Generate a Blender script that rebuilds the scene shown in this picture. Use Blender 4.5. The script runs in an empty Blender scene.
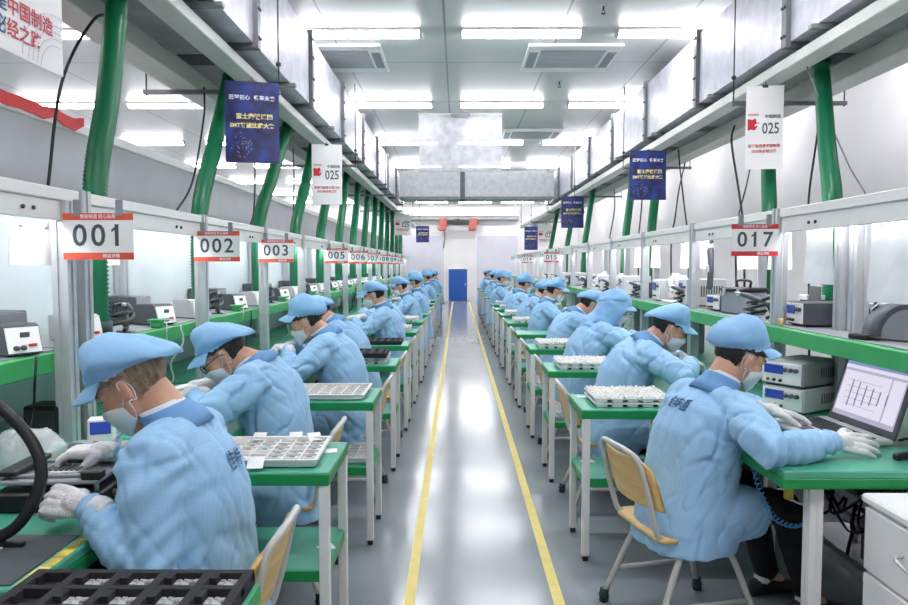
import bpy, bmesh, math, random
from mathutils import Vector, Matrix, noise
from mathutils.bvhtree import BVHTree
random.seed(7)
PI = math.pi
SC = bpy.context.scene
COL = SC.collection
V = Vector

# ------------------------------------------------------------------ materials
def lin(c):
    return tuple((x/12.92 if x <= .04045 else ((x+.055)/1.055)**2.4) for x in c)

def rgb(h):
    h = h.lstrip('#')
    return lin(tuple(int(h[i:i+2], 16)/255 for i in (0, 2, 4)))

MATS = {}
def mat(name, hexc, rough=.5, metal=0., noise_amt=0., noise_scale=8., bump=0., bump_scale=60., emit=None, strength=0.,
        alpha=None, coat=0., trans=0., spec=None, grid=None, sheen=0., stretch=None):
    m = bpy.data.materials.new(name)
    m.use_nodes = True
    nt = m.node_tree
    b = nt.nodes['Principled BSDF']
    col = rgb(hexc)
    b.inputs['Base Color'].default_value = (*col, 1)
    b.inputs['Roughness'].default_value = rough
    b.inputs['Metallic'].default_value = metal
    if coat: b.inputs['Coat Weight'].default_value = coat
    if trans: b.inputs['Transmission Weight'].default_value = trans
    if spec is not None: b.inputs['Specular IOR Level'].default_value = spec
    if sheen: b.inputs['Sheen Weight'].default_value = sheen
    if alpha is not None: b.inputs['Alpha'].default_value = alpha
    if emit:
        b.inputs['Emission Color'].default_value = (*rgb(emit), 1)
        b.inputs['Emission Strength'].default_value = strength
    tc = None
    def coord():
        nonlocal tc
        if tc is None:
            tc = nt.nodes.new('ShaderNodeTexCoord')
            if stretch:
                mp = nt.nodes.new('ShaderNodeMapping')
                mp.inputs['Scale'].default_value = stretch
                nt.links.new(tc.outputs['Object'], mp.inputs['Vector'])
                tc = mp
        return tc.outputs['Vector'] if stretch else tc.outputs['Object']
    if noise_amt:
        n = nt.nodes.new('ShaderNodeTexNoise')
        n.inputs['Scale'].default_value = noise_scale
        n.inputs['Detail'].default_value = 4
        nt.links.new(coord(), n.inputs['Vector'])
        r = nt.nodes.new('ShaderNodeValToRGB')
        lo = tuple(max(0, c*(1-noise_amt)) for c in col); hi = tuple(min(1, c*(1+noise_amt)) for c in col)
        r.color_ramp.elements[0].position = .3; r.color_ramp.elements[0].color = (*lo, 1)
        r.color_ramp.elements[1].position = .7; r.color_ramp.elements[1].color = (*hi, 1)
        nt.links.new(n.outputs['Fac'], r.inputs['Fac'])
        nt.links.new(r.outputs['Color'], b.inputs['Base Color'])
    if bump:
        n2 = nt.nodes.new('ShaderNodeTexNoise')
        n2.inputs['Scale'].default_value = bump_scale
        n2.inputs['Detail'].default_value = 3
        nt.links.new(coord(), n2.inputs['Vector'])
        bp = nt.nodes.new('ShaderNodeBump')
        bp.inputs['Strength'].default_value = bump
        bp.inputs['Distance'].default_value = .01
        nt.links.new(n2.outputs['Fac'], bp.inputs['Height'])
        nt.links.new(bp.outputs['Normal'], b.inputs['Normal'])
    MATS[name] = m
    return m

mat('wall_white', '#e6e4e3', .6, noise_amt=.03, noise_scale=2)
mat('panel_grey', '#a9adb0', .45, noise_amt=.06, noise_scale=3)
mat('far_panel', '#d2d2da', .5, noise_amt=.03, noise_scale=3)
mat('film_light', '#eceef1', .35, noise_amt=.05, noise_scale=8, bump=.3, bump_scale=14, alpha=.82)
mat('back_panel', '#c9d4d8', .4, noise_amt=.04, noise_scale=4)
mat('galv_white', '#e6e6ea', .42, noise_amt=.12, noise_scale=9, bump=.06, bump_scale=6)
mat('galv', '#c6c6d0', .42, metal=.08, noise_amt=.17, noise_scale=7, bump=.06, bump_scale=6)
mat('galv_dark', '#8f9492', .5, metal=.3, noise_amt=.15, noise_scale=6)
mat('flange', '#6f7276', .5, metal=.4, noise_amt=.1)
mat('steel_dark', '#4a4b4e', .5, metal=.5)
mat('channel', '#c9cdc5', .4, noise_amt=.05, noise_scale=5)
mat('alu', '#c7cacd', .35, metal=.45, noise_amt=.05, noise_scale=20)
mat('white_paint', '#ecebe8', .4, noise_amt=.03, noise_scale=10)
mat('white_plastic', '#efefee', .45)
mat('white_tray', '#e9e7e4', .5, noise_amt=.06, noise_scale=50, bump=.2, bump_scale=150)
mat('paper', '#f4f3f2', .7)
mat('film', '#a9acb1', .35, noise_amt=.22, noise_scale=7, bump=.25, bump_scale=12, alpha=.86)
mat('grn_edge', '#0e8f48', .4, noise_amt=.08, noise_scale=8)
mat('grn_top', '#4fa98d', .38, noise_amt=.10, noise_scale=4)
mat('grn_shelf', '#3aa75c', .4, noise_amt=.10, noise_scale=6)
mat('hose_green', '#0a6e48', .38, noise_amt=.06, noise_scale=6)
mat('black', '#17181a', .45)
mat('black_foam', '#2b2b2f', .9, bump=.3, bump_scale=200, noise_amt=.15, noise_scale=60)
mat('rubber', '#1c3a36', .6)
mat('dark_grey', '#4c5056', .5, noise_amt=.06, noise_scale=12)
mat('mid_grey', '#8b9096', .5, noise_amt=.05, noise_scale=12)
mat('mat_grey', '#4a5054', .7, noise_amt=.08, noise_scale=12)
mat('light_grey', '#c9cbcc', .45)
mat('red', '#cf2a33', .45)
mat('sign_red', '#e0573f', .5)
mat('ink', '#4a525a', .6)
mat('ink_red', '#c93a48', .6)
mat('ink_white', '#f2f2ff', .5)
mat('ink_yellow', '#f5e7a0', .5)
mat('ink_lilac', '#c4c2d6', .6)
mat('ink_blue', '#3f6186', .8)
mat('smock', '#9cc8ec', .75, noise_amt=.05, noise_scale=5, bump=.12, bump_scale=24, sheen=.1)
mat('cap_blue', '#90c0ea', .75, noise_amt=.06, noise_scale=14, bump=.15, bump_scale=30, sheen=.1)
mat('collar_blue', '#6fa0d2', .75)
mat('shirt_white', '#dfe6ef', .8)
mat('glove', '#e4e2e3', .85, bump=.35, bump_scale=220, noise_amt=.04, noise_scale=40)
mat('mask', '#dfe7ea', .8, bump=.1, bump_scale=100)
mat('skin', '#d9a58a', .5, noise_amt=.06, noise_scale=20, bump=.05, bump_scale=150)
mat('hair', '#231d1b', .55, noise_amt=.4, noise_scale=60, bump=.6, bump_scale=160, stretch=(1, 1, .25))
mat('hair_light', '#8d7a60', .55, noise_amt=.55, noise_scale=45, bump=.6, bump_scale=160, stretch=(1, 1, .3))
mat('eye_white', '#e8e4e0', .25)
mat('eye_dark', '#1d1411', .2)
mat('brow', '#2a211d', .8)
mat('trouser', '#15161b', .85, noise_amt=.2, noise_scale=20)
mat('shoe', '#1a1a1c', .5)
mat('sock', '#e5e5e3', .8)
mat('wood', '#dcb982', .45, noise_amt=.14, noise_scale=9, stretch=(1, 8, 1))
mat('wood_back', '#e2be7c', .42, noise_amt=.12, noise_scale=9, stretch=(1, 1, 7))
mat('tube_grey', '#c5c4be', .35, metal=.1)
mat('yellow_tape', '#f2df86', .55, noise_amt=.06, noise_scale=12)
mat('tape_dirty', '#e6cf57', .5, noise_amt=.35, noise_scale=35)
mat('blue_door', '#1c57a8', .4, noise_amt=.04)
mat('chip', '#cfd2cf', .3, metal=.5, noise_amt=.35, noise_scale=90)
mat('chip_dark', '#6e7274', .4, metal=.3)
mat('brass', '#caa24a', .35, metal=.6)
mat('orange', '#e39a2b', .5)
mat('hoist_red', '#a2564e', .5, noise_amt=.2, noise_scale=9)
mat('red_part', '#b8402f', .5)
mat('blue_part', '#3d54c8', .4)
mat('cord_blue', '#3f86c4', .4)
mat('plastic_clear', '#eef2f4', .12, alpha=.45, bump=.8, bump_scale=40, spec=.8)
mat('lamp_tube', '#ffffff', .5, emit='#fbfaff', strength=31.0)
mat('task_tube', '#ffffff', .5, emit='#fbfaff', strength=20.0)
mat('psu_lcd', '#1b2f6b', .25, emit='#3350c0', strength=.25)
mat('keyboard', '#2a2b2f', .5)

def floor_material():
    m = bpy.data.materials.new('epoxy_floor'); m.use_nodes = True
    nt = m.node_tree; b = nt.nodes['Principled BSDF']
    tc = nt.nodes.new('ShaderNodeTexCoord')
    n = nt.nodes.new('ShaderNodeTexNoise'); n.inputs['Scale'].default_value = .9; n.inputs['Detail'].default_value = 5
    r = nt.nodes.new('ShaderNodeValToRGB')
    r.color_ramp.elements[0].position = .3; r.color_ramp.elements[0].color = (*rgb('#8d959a'), 1)
    r.color_ramp.elements[1].position = .7; r.color_ramp.elements[1].color = (*rgb('#9ba3a8'), 1)
    n2 = nt.nodes.new('ShaderNodeTexNoise'); n2.inputs['Scale'].default_value = 7; n2.inputs['Detail'].default_value = 4
    mr = nt.nodes.new('ShaderNodeMapRange'); mr.inputs['To Min'].default_value = .09; mr.inputs['To Max'].default_value = .22
    n3 = nt.nodes.new('ShaderNodeTexNoise'); n3.inputs['Scale'].default_value = 3
    bp = nt.nodes.new('ShaderNodeBump'); bp.inputs['Strength'].default_value = .03; bp.inputs['Distance'].default_value = .02
    L = nt.links.new
    for q in (n, n2, n3): L(tc.outputs['Object'], q.inputs['Vector'])
    L(n.outputs['Fac'], r.inputs['Fac']); L(r.outputs['Color'], b.inputs['Base Color'])
    L(n2.outputs['Fac'], mr.inputs['Value']); L(mr.outputs['Result'], b.inputs['Roughness'])
    L(n3.outputs['Fac'], bp.inputs['Height']); L(bp.outputs['Normal'], b.inputs['Normal'])
    b.inputs['Specular IOR Level'].default_value = .45
    MATS['floor'] = m

def ceiling_material():
    m = bpy.data.materials.new('ceiling_panels'); m.use_nodes = True
    nt = m.node_tree; b = nt.nodes['Principled BSDF']
    tc = nt.nodes.new('ShaderNodeTexCoord')
    br = nt.nodes.new('ShaderNodeTexBrick')
    br.offset = 0; br.inputs['Color1'].default_value = (*rgb('#c6c7c4'), 1); br.inputs['Color2'].default_value = (*rgb('#cbccc9'), 1)
    br.inputs['Mortar'].default_value = (*rgb('#8c8c8a'), 1)
    br.inputs['Scale'].default_value = 1; br.inputs['Mortar Size'].default_value = .011; br.inputs['Mortar Smooth'].default_value = .1
    br.inputs['Brick Width'].default_value = 1.18; br.inputs['Row Height'].default_value = 1.98
    mp = nt.nodes.new('ShaderNodeMapping'); mp.inputs['Location'].default_value = (.22, 1.46, 0)
    nt.links.new(tc.outputs['Object'], mp.inputs['Vector']); nt.links.new(mp.outputs['Vector'], br.inputs['Vector'])
    nt.links.new(br.outputs['Color'], b.inputs['Base Color'])
    b.inputs['Roughness'].default_value = .35
    MATS['ceiling'] = m

def smock_material():
    """pale blue woven cloth with the fine dark check of anti-static yarn"""
    m = MATS['smock']; nt = m.node_tree; b = nt.nodes['Principled BSDF']
    src = b.inputs['Base Color'].links[0].from_socket
    tc = nt.nodes.new('ShaderNodeTexCoord')
    br = nt.nodes.new('ShaderNodeTexBrick'); br.offset = 0
    br.inputs['Scale'].default_value = 1; br.inputs['Mortar Size'].default_value = .0007
    br.inputs['Brick Width'].default_value = .009; br.inputs['Row Height'].default_value = .009
    br.inputs['Color1'].default_value = (1, 1, 1, 1); br.inputs['Color2'].default_value = (1, 1, 1, 1); br.inputs['Mortar'].default_value = (.72, .78, .86, 1)
    mp = nt.nodes.new('ShaderNodeMapping'); mp.inputs['Rotation'].default_value = (PI/2, 0, 0)
    nt.links.new(tc.outputs['Object'], mp.inputs['Vector']); nt.links.new(mp.outputs['Vector'], br.inputs['Vector'])
    mx = nt.nodes.new('ShaderNodeMix'); mx.data_type = 'RGBA'; mx.blend_type = 'MULTIPLY'; mx.inputs['Factor'].default_value = .35
    nt.links.new(src, mx.inputs[6]); nt.links.new(br.outputs['Color'], mx.inputs[7])
    nt.links.new(mx.outputs[2], b.inputs['Base Color'])

def screen_material():
    """a lit laptop screen showing a drawing window"""
    m = bpy.data.materials.new('laptop_screen'); m.use_nodes = True
    b = m.node_tree.nodes['Principled BSDF']
    b.inputs['Base Color'].default_value = (.05, .05, .06, 1); b.inputs['Roughness'].default_value = .25
    b.inputs['Emission Color'].default_value = (*rgb('#cfc9e6'), 1); b.inputs['Emission Strength'].default_value = .45
    MATS['screen'] = m
    for nm, h, s in (('screen_light', '#e9e4f6', .62), ('screen_grey', '#9a93b8', .35), ('screen_bar', '#8fa6df', .5)):
        mm = bpy.data.materials.new(nm); mm.use_nodes = True
        bb = mm.node_tree.nodes['Principled BSDF']
        bb.inputs['Base Color'].default_value = (.05, .05, .06, 1)
        bb.inputs['Emission Color'].default_value = (*rgb(h), 1); bb.inputs['Emission Strength'].default_value = s
        MATS[nm] = mm

def poster_material():
    m = bpy.data.materials.new('poster_navy'); m.use_nodes = True
    nt = m.node_tree; b = nt.nodes['Principled BSDF']
    tc = nt.nodes.new('ShaderNodeTexCoord')
    n = nt.nodes.new('ShaderNodeTexNoise'); n.inputs['Scale'].default_value = 9; n.inputs['Detail'].default_value = 6
    r = nt.nodes.new('ShaderNodeValToRGB')
    r.color_ramp.elements[0].position = .42; r.color_ramp.elements[0].color = (*rgb('#211f4d'), 1)
    r.color_ramp.elements[1].position = .74; r.color_ramp.elements[1].color = (*rgb('#2b469c'), 1)
    nt.links.new(tc.outputs['Object'], n.inputs['Vector']); nt.links.new(n.outputs['Fac'], r.inputs['Fac'])
    nt.links.new(r.outputs['Color'], b.inputs['Base Color']); b.inputs['Roughness'].default_value = .4
    MATS['poster_navy'] = m

floor_material(); ceiling_material(); smock_material(); screen_material(); poster_material()

# ------------------------------------------------------------------ mesh builder
def frame_from(x=None, z=None):
    """rotation matrix whose x axis is x and whose z axis is as close to z as possible"""
    x = V(x).normalized(); z = V(z)
    y = z.cross(x)
    if y.length < 1e-6: y = V((0, 1, 0)).cross(x)
    y.normalize(); z = x.cross(y)
    return Matrix((x, y, z)).transposed()

def catmull(pts, n=6):
    pts = [V(p) for p in pts]
    if len(pts) < 3: return pts
    q = [pts[0]*2-pts[1]] + pts + [pts[-1]*2-pts[-2]]
    out = []
    for i in range(1, len(q)-2):
        for k in range(n):
            t = k/n
            a, b, c, d = q[i-1], q[i], q[i+1], q[i+2]
            out.append(.5*((2*b)+(c-a)*t+(2*a-5*b+4*c-d)*t*t+(3*b-a-3*c+d)*t**3))
    out.append(pts[-1])
    return out

class MB:
    def __init__(s): s.v = []; s.f = []; s.m = []; s.s = []
    def add(s, verts, faces, mt=None, smooth=False, M=None):
        o = len(s.v)
        s.v += [(M @ V(p)) if M is not None else V(p) for p in verts]
        for f in faces:
            s.f.append(tuple(i+o for i in f)); s.m.append(mt); s.s.append(smooth)
        return s
    def box(s, x0, x1, y0, y1, z0, z1, c=0., mt=None, M=None):
        if x0 > x1: x0, x1 = x1, x0
        if y0 > y1: y0, y1 = y1, y0
        if z0 > z1: z0, z1 = z1, z0
        if not c:
            v = [(x, y, z) for x in (x0, x1) for y in (y0, y1) for z in (z0, z1)]
            f = [(0, 1, 3, 2), (4, 6, 7, 5), (0, 4, 5, 1), (2, 3, 7, 6), (0, 2, 6, 4), (1, 5, 7, 3)]
            return s.add(v, f, mt, False, M)
        c = min(c, (x1-x0)*.49, (y1-y0)*.49, (z1-z0)*.49)
        v = []; idx = {}
        X = (x0, x1); Y = (y0, y1); Z = (z0, z1)
        for i in (0, 1):
            for j in (0, 1):
                for k in (0, 1):
                    sx, sy, sz = (c if i == 0 else -c), (c if j == 0 else -c), (c if k == 0 else -c)
                    p = (X[i], Y[j], Z[k])
                    idx[i, j, k, 0] = len(v); v.append((p[0], p[1]+sy, p[2]+sz))
                    idx[i, j, k, 1] = len(v); v.append((p[0]+sx, p[1], p[2]+sz))
                    idx[i, j, k, 2] = len(v); v.append((p[0]+sx, p[1]+sy, p[2]))
        f = []
        for i in (0, 1):
            f.append((idx[i, 0, 0, 0], idx[i, 1, 0, 0], idx[i, 1, 1, 0], idx[i, 0, 1, 0]))
            f.append((idx[0, i, 0, 1], idx[1, i, 0, 1], idx[1, i, 1, 1], idx[0, i, 1, 1]))
            f.append((idx[0, 0, i, 2], idx[1, 0, i, 2], idx[1, 1, i, 2], idx[0, 1, i, 2]))
        for i in (0, 1):
            for j in (0, 1):
                f.append((idx[i, j, 0, 0], idx[i, j, 1, 0], idx[i, j, 1, 1], idx[i, j, 0, 1]))
                f.append((idx[i, 0, j, 0], idx[i, 1, j, 0], idx[i, 1, j, 2], idx[i, 0, j, 2]))
                f.append((idx[0, i, j, 1], idx[1, i, j, 1], idx[1, i, j, 2], idx[0, i, j, 2]))
                for k in (0, 1): f.append((idx[i, j, k, 0], idx[i, j, k, 1], idx[i, j, k, 2]))
        return s.add(v, f, mt, False, M)
    def loft(s, rings, mt=None, smooth=True, cap=True, closed=True, M=None):
        n = len(rings[0]); v = [p for r in rings for p in r]; f = []
        for i in range(len(rings)-1):
            for j in range(n if closed else n-1):
                k = (j+1) % n
                f.append((i*n+j, i*n+k, (i+1)*n+k, (i+1)*n+j))
        if cap and closed:
            f.append(tuple(range(n))[::-1]); f.append(tuple((len(rings)-1)*n+j for j in range(n)))
        return s.add(v, f, mt, smooth, M)
    def tube(s, pts, r, seg=8, mt=None, smooth=True, cap=True, M=None, round_ends=False, closed=False):
        pts = [V(p) for p in pts]
        n = len(pts)
        rr = list(r) if isinstance(r, (list, tuple)) else [r]*n
        if round_ends:
            d0 = (pts[0]-pts[1]).normalized(); d1 = (pts[-1]-pts[-2]).normalized(); a, b = rr[0], rr[-1]
            pre = [pts[0]+d0*a*math.cos(t) for t in (.15, .6, 1.05)]; pr = [a*math.sin(t) for t in (.15, .6, 1.05)]
            post = [pts[-1]+d1*b*math.cos(t) for t in (1.05, .6, .15)]; po = [b*math.sin(t) for t in (1.05, .6, .15)]
            pts = pre+pts+post; rr = pr+rr+po; n = len(pts)
        T = []
        for i in range(n):
            if closed: t = pts[(i+1) % n]-pts[i-1]
            else: t = pts[min(i+1, n-1)]-pts[max(i-1, 0)]
            T.append(t.normalized() if t.length > 1e-9 else V((0, 0, 1)))
        u = T[0].cross(V((0, 0, 1)))
        if u.length < 1e-3: u = T[0].cross(V((0, 1, 0)))
        u.normalize(); rings = []
        for i in range(n):
            u = (u-T[i]*u.dot(T[i])); u.normalize(); w = T[i].cross(u)
            rings.append([pts[i]+(u*math.cos(2*PI*j/seg)+w*math.sin(2*PI*j/seg))*rr[i] for j in range(seg)])
        if closed: rings.append(rings[0])
        return s.loft(rings, mt, smooth, cap and not closed, True, M)
    def limb(s, pts, r, seg=14, mt=None, M=None): return s.tube(pts, r, seg, mt, True, True, M, True)
    def cyl(s, p0, p1, r, seg=12, mt=None, M=None): return s.tube([p0, p1], r, seg, mt, True, True, M)
    def ball(s, c, r, seg=16, rings=10, mt=None, M=None, R=None):
        c = V(c); r = V(r) if isinstance(r, (tuple, list, Vector)) else V((r, r, r))
        v = []; f = []
        v.append((0, 0, -1))
        for i in range(1, rings):
            a = -PI/2+PI*i/rings
            for j in range(seg):
                b = 2*PI*j/seg; v.append((math.cos(a)*math.cos(b), math.cos(a)*math.sin(b), math.sin(a)))
        v.append((0, 0, 1)); top = len(v)-1
        for j in range(seg):
            k = (j+1) % seg
            f.append((0, 1+k, 1+j)); f.append((top, top-seg+j, top-seg+k))
            for i in range(rings-2): f.append((1+i*seg+j, 1+i*seg+k, 1+(i+1)*seg+k, 1+(i+1)*seg+j))
        pts = []
        for p in v:
            q = V((p[0]*r.x, p[1]*r.y, p[2]*r.z))
            if R is not None: q = R @ q
            pts.append(q+c)
        return s.add(pts, f, mt, True, M)
    def prism(s, poly, z0, z1, mt=None, M=None, smooth=False):
        n = len(poly)
        v = [(x, y, z0) for x, y in poly]+[(x, y, z1) for x, y in poly]
        f = [tuple(range(n))[::-1], tuple(range(n, 2*n))]
        s.add(v, f, mt, False, M)
        return s.add(v, [(j, (j+1) % n, n+(j+1) % n, n+j) for j in range(n)], mt, smooth, M)
    def grid(s, fn, nu, nv, mt=None, smooth=True, M=None):
        v = [fn(i/nu, j/nv) for i in range(nu+1) for j in range(nv+1)]
        f = [(i*(nv+1)+j, (i+1)*(nv+1)+j, (i+1)*(nv+1)+j+1, i*(nv+1)+j+1) for i in range(nu) for j in range(nv)]
        return s.add(v, f, mt, smooth, M)
    def text(s, body, size, M, mt, bold=.0, spacing=1.0):
        v, f = text_geo(body, size, bold, spacing)
        return s.add(v, f, mt, False, M)
    def mesh(s, name, m=None, normals=True):
        me = bpy.data.meshes.new(name)
        me.from_pydata([tuple(p) for p in s.v], [], s.f)
        slots = []
        def si(x):
            x = x or m
            if x not in slots: slots.append(x)
            return slots.index(x)
        ids = [si(x) for x in s.m]
        for x in slots:
            if x: me.materials.append(MATS[x])
        me.polygons.foreach_set('material_index', ids)
        if normals:
            bm = bmesh.new(); bm.from_mesh(me)
            bmesh.ops.remove_doubles(bm, verts=bm.verts, dist=1e-6)
            bmesh.ops.recalc_face_normals(bm, faces=bm.faces); bm.to_mesh(me); bm.free()
            if len(me.polygons) != len(s.s):
                for p in me.polygons: p.use_smooth = any(s.s)
                return me
        me.polygons.foreach_set('use_smooth', s.s)
        return me
    def build(s, name, m=None, parent=None, loc=None, rotz=0., M=None, normals=True):
        return obj(name, s.mesh(name, m, normals), parent, loc, rotz, M)

def obj(name, me, parent=None, loc=None, rotz=0., M=None):
    o = bpy.data.objects.new(name, me); COL.objects.link(o)
    if parent is not None: o.parent = parent
    if loc is not None: o.location = loc
    if rotz: o.rotation_euler = (0, 0, rotz)
    if M is not None: o.matrix_local = M
    return o

_TXT = {}
def text_geo(body, size, bold=0., spacing=1.):
    k = (body, size, bold, spacing)
    if k not in _TXT:
        cu = bpy.data.curves.new('txt', 'FONT'); cu.body = body; cu.size = size
        cu.align_x = 'CENTER'; cu.align_y = 'CENTER'; cu.offset = bold; cu.space_character = spacing; cu.resolution_u = 3
        o = bpy.data.objects.new('txt', cu); COL.objects.link(o)
        dg = bpy.context.evaluated_depsgraph_get(); dg.update()
        me = bpy.data.meshes.new_from_object(o.evaluated_get(dg), depsgraph=dg)
        _TXT[k] = ([v.co.copy() for v in me.vertices], [tuple(p.vertices) for p in me.polygons])
        bpy.data.objects.remove(o); bpy.data.curves.remove(cu); bpy.data.meshes.remove(me)
    return _TXT[k]

def voxel(mb, vox, it=4, fac=.5):
    """one continuous skin around everything in mb"""
    me = mb.mesh('tmp', None)
    o = bpy.data.objects.new('tmp', me); COL.objects.link(o)
    r = o.modifiers.new('r', 'REMESH'); r.mode = 'VOXEL'; r.voxel_size = vox; r.use_smooth_shade = True
    if it:
        s = o.modifiers.new('s', 'SMOOTH'); s.iterations = it; s.factor = fac
    dg = bpy.context.evaluated_depsgraph_get(); dg.update()
    out = bpy.data.meshes.new_from_object(o.evaluated_get(dg), depsgraph=dg)
    bpy.data.objects.remove(o); bpy.data.meshes.remove(me)
    out.materials.clear()
    return out

def displace(me, fn):
    """move every vertex by fn(position, normal); normals are read once"""
    co = [v.co.copy() for v in me.vertices]; no = [v.normal.copy() for v in me.vertices]
    out = []
    for p, n in zip(co, no):
        q = fn(p, n); out += (q.x, q.y, q.z)
    me.vertices.foreach_set('co', out); me.update()

def bvh_of(me):
    return BVHTree.FromPolygons([v.co for v in me.vertices], [tuple(p.vertices) for p in me.polygons])

# ------------------------------------------------------------------ things
def tag(o, label, cat, group=None, kind=None):
    o['label'] = label; o['category'] = cat
    if group: o['group'] = group
    if kind: o['kind'] = kind
    return o

def thing(name, label, cat, loc=(0, 0, 0), rotz=0., group=None):
    o = bpy.data.objects.new(name, None); COL.objects.link(o)
    o.empty_display_size = .1
    o.location = loc; o.rotation_euler = (0, 0, rotz)
    return tag(o, label, cat, group)

def struct(o):
    o['kind'] = 'structure'; return o

KIDS = {}
def dup(root, label, loc=None, rotz=None, group=None):
    def kids(p): return [c for c in COL.objects if c.parent == p]
    if root.name not in KIDS:
        KIDS[root.name] = [(c, kids(c)) for c in kids(root)]
    r = root.copy(); COL.objects.link(r)
    if loc is not None: r.location = loc
    if rotz is not None: r.rotation_euler = (0, 0, rotz)
    if label: r['label'] = label
    if group: r['group'] = group
    for c, sub in KIDS[root.name]:
        d = c.copy(); COL.objects.link(d); d.parent = r
        for g in sub:
            e = g.copy(); COL.objects.link(e); e.parent = d
    return r

ORD = ['first', 'second', 'third', 'fourth', 'fifth', 'sixth', 'seventh', 'eighth', 'ninth', 'tenth', 'eleventh', 'twelfth',
       'thirteenth', 'fourteenth', 'fifteenth', 'sixteenth', 'seventeenth', 'eighteenth', 'nineteenth', 'twentieth', 'twenty-first']
CX, EYE, FPX = -.085, 1.45, 700.
# ------------------------------------------------------------------ camera
cam = bpy.data.objects.new('camera', bpy.data.cameras.new('camera')); COL.objects.link(cam)
cam.data.sensor_width = 36; cam.data.lens = FPX/908*36; cam.data.clip_start = .05
cam.location = (CX, 0, EYE)
cam.rotation_euler = (math.radians(90-3.066), 0, math.radians(.327))
SC.camera = cam

# ------------------------------------------------------------------ room shell
CEIL = 3.85; FAR = 28.; NEAR = -2.5; XL = -9.2; XR = 4.7
struct(MB().box(XL-.2, XR+.2, NEAR-.2, FAR+.2, -.1, 0).build('floor', 'floor'))
struct(MB().box(XL-.2, XR+.2, NEAR-.2, FAR+.2, CEIL, CEIL+.1).build('ceiling', 'ceiling'))
struct(MB().box(XL-.2, XL, NEAR, FAR, 0, CEIL).build('wall_left', 'wall_white'))
w = struct(MB().box(XR, XR+.2, NEAR, FAR, 0, CEIL).build('wall_right', 'wall_white'))
struct(MB().box(XL, XR, NEAR-.2, NEAR, 0, CEIL).build('wall_near', 'wall_white'))
fw = MB().box(XL, XR, FAR, FAR+.2, 0, CEIL)
# wall panels and covered seams on the far wall
for x0, x1 in ((-2.35, -.62), (.62, 2.3)):
    fw.box(x0, x1, FAR-.02, FAR, 0.05, 2.62, .004, 'far_panel')
struct(fw.build('wall_far', 'wall_white'))
for n, x in enumerate((-.62, .62)):
    struct(MB().box(x-.03, x+.03, FAR-.05, FAR, 0, 2.7, .005).build('trim_%d' % (n+1), 'white_paint'))
d = MB().box(-.46, .28, FAR-.06, FAR-.02, .02, 1.28, .006)
d.box(-.36, .18, FAR-.066, FAR-.055, .12, 1.18, .004)
door = struct(d.build('door_1', 'blue_door'))
fr = MB()
for x in (-.5, .28): fr.box(x, x+.04, FAR-.07, FAR, 0, 1.33, .004)
fr.box(-.46, .28, FAR-.07, FAR, 1.29, 1.33, .004)
fr.build('door_frame', 'white_paint', door)
hd = MB().cyl((.2, FAR-.09, .62), (.2, FAR-.09, .74), .012, 8).cyl((.2, FAR-.09, .68), (.2, FAR-.06, .68), .008, 8)
hd.build('door_handle', 'alu', door)
struct(MB().box(-2.4, 2.3, FAR-.45, FAR, 3.36, 3.7, .01).build('trim_3', 'white_paint'))
struct(MB().box(-2.4, 2.3, FAR-.4, FAR-.1, 3.22, 3.35, .01).build('trim_4', 'galv_dark'))

# partition behind the left row: grey panels, white top rail, red ribbon over the nearest part of it
PX = -2.72
pw = MB()
for k in range(14):
    y0 = -1.2+k*2.1
    pw.box(PX-.04, PX, y0+.006, y0+2.094, 0, 2.36, .004)
struct(pw.build('wall_partition', 'panel_grey'))
struct(MB().box(PX-.06, PX+.02, -1.2, 28, 2.36, 2.43, .006).build('trim_5', 'white_paint'))
rb = MB()
rings = []
for k in range(40):
    y = .3+k*.118; dz = .002*math.sin(k*1.1)+.003*math.sin(k*2.7); e = max(0, k-33)*.004*math.sin(k*2.3)
    rings.append([(PX-.075, y, 2.38), (PX-.075, y, 2.452+dz), (PX+.04, y, 2.450+dz+e), (PX+.042, y, 2.375+dz*2+e*2), (PX+.032, y, 2.375+dz*2+e*2), (PX+.030, y, 2.438+dz), (PX-.066, y, 2.438+dz), (PX-.066, y, 2.38)])
rb.loft(rings, None, False)
tag(rb.build('red_ribbon', 'red'), 'red ribbon strip draped along the top of the grey partition', 'ribbon')

for n, x in enumerate((-.36, .36)):
    xs = -.295 if n == 0 else .35
    struct(MB().box(xs-.024, xs+.024, .2, 27.5, 0, .0016).build('floor_line', 'yellow_tape'))

# ------------------------------------------------------------------ ceiling lamps
def make_lamp():
    t = thing('ceiling_lamp', '', 'lamp', (0, 0, 0), 0, 'tube lamps on the ceiling')
    MB().box(-.61, .61, -.075, .075, -.028, 0, .006).build('lamp_housing', 'white_paint', t)
    b = MB(); rings = []
    for x in (-.6, .6):
        rings.append([(x, math.cos(a)*.068, -.028-math.sin(a)*.05) for a in [PI*k/10 for k in range(11)]])
    b.loft(rings).build('lamp_diffuser', 'lamp_tube', t)
    for sx in (-1, 1):
        c = MB(); rr = [[(sx*x, math.cos(a)*.072, -.026-math.sin(a)*.054) for a in [PI*k/10 for k in range(11)]] for x in (.6, .622)]
        c.loft(rr).build('end_cap', 'light_grey', t)
    return t
LX = [.56-1.64*k for k in range(6)]+[2.15, 3.79]  # last column is added, hidden behind the duct, to brighten the right wall
LXN = ['column over the aisle', 'first column left of aisle', 'second column left of aisle', 'third column left of aisle',
       'fourth column left of aisle', 'fifth column left of aisle', 'column over the right row', 'column along the right wall']
LY = [.9+3.2*k for k in range(9)]
lamp0 = make_lamp(); first = True
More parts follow.
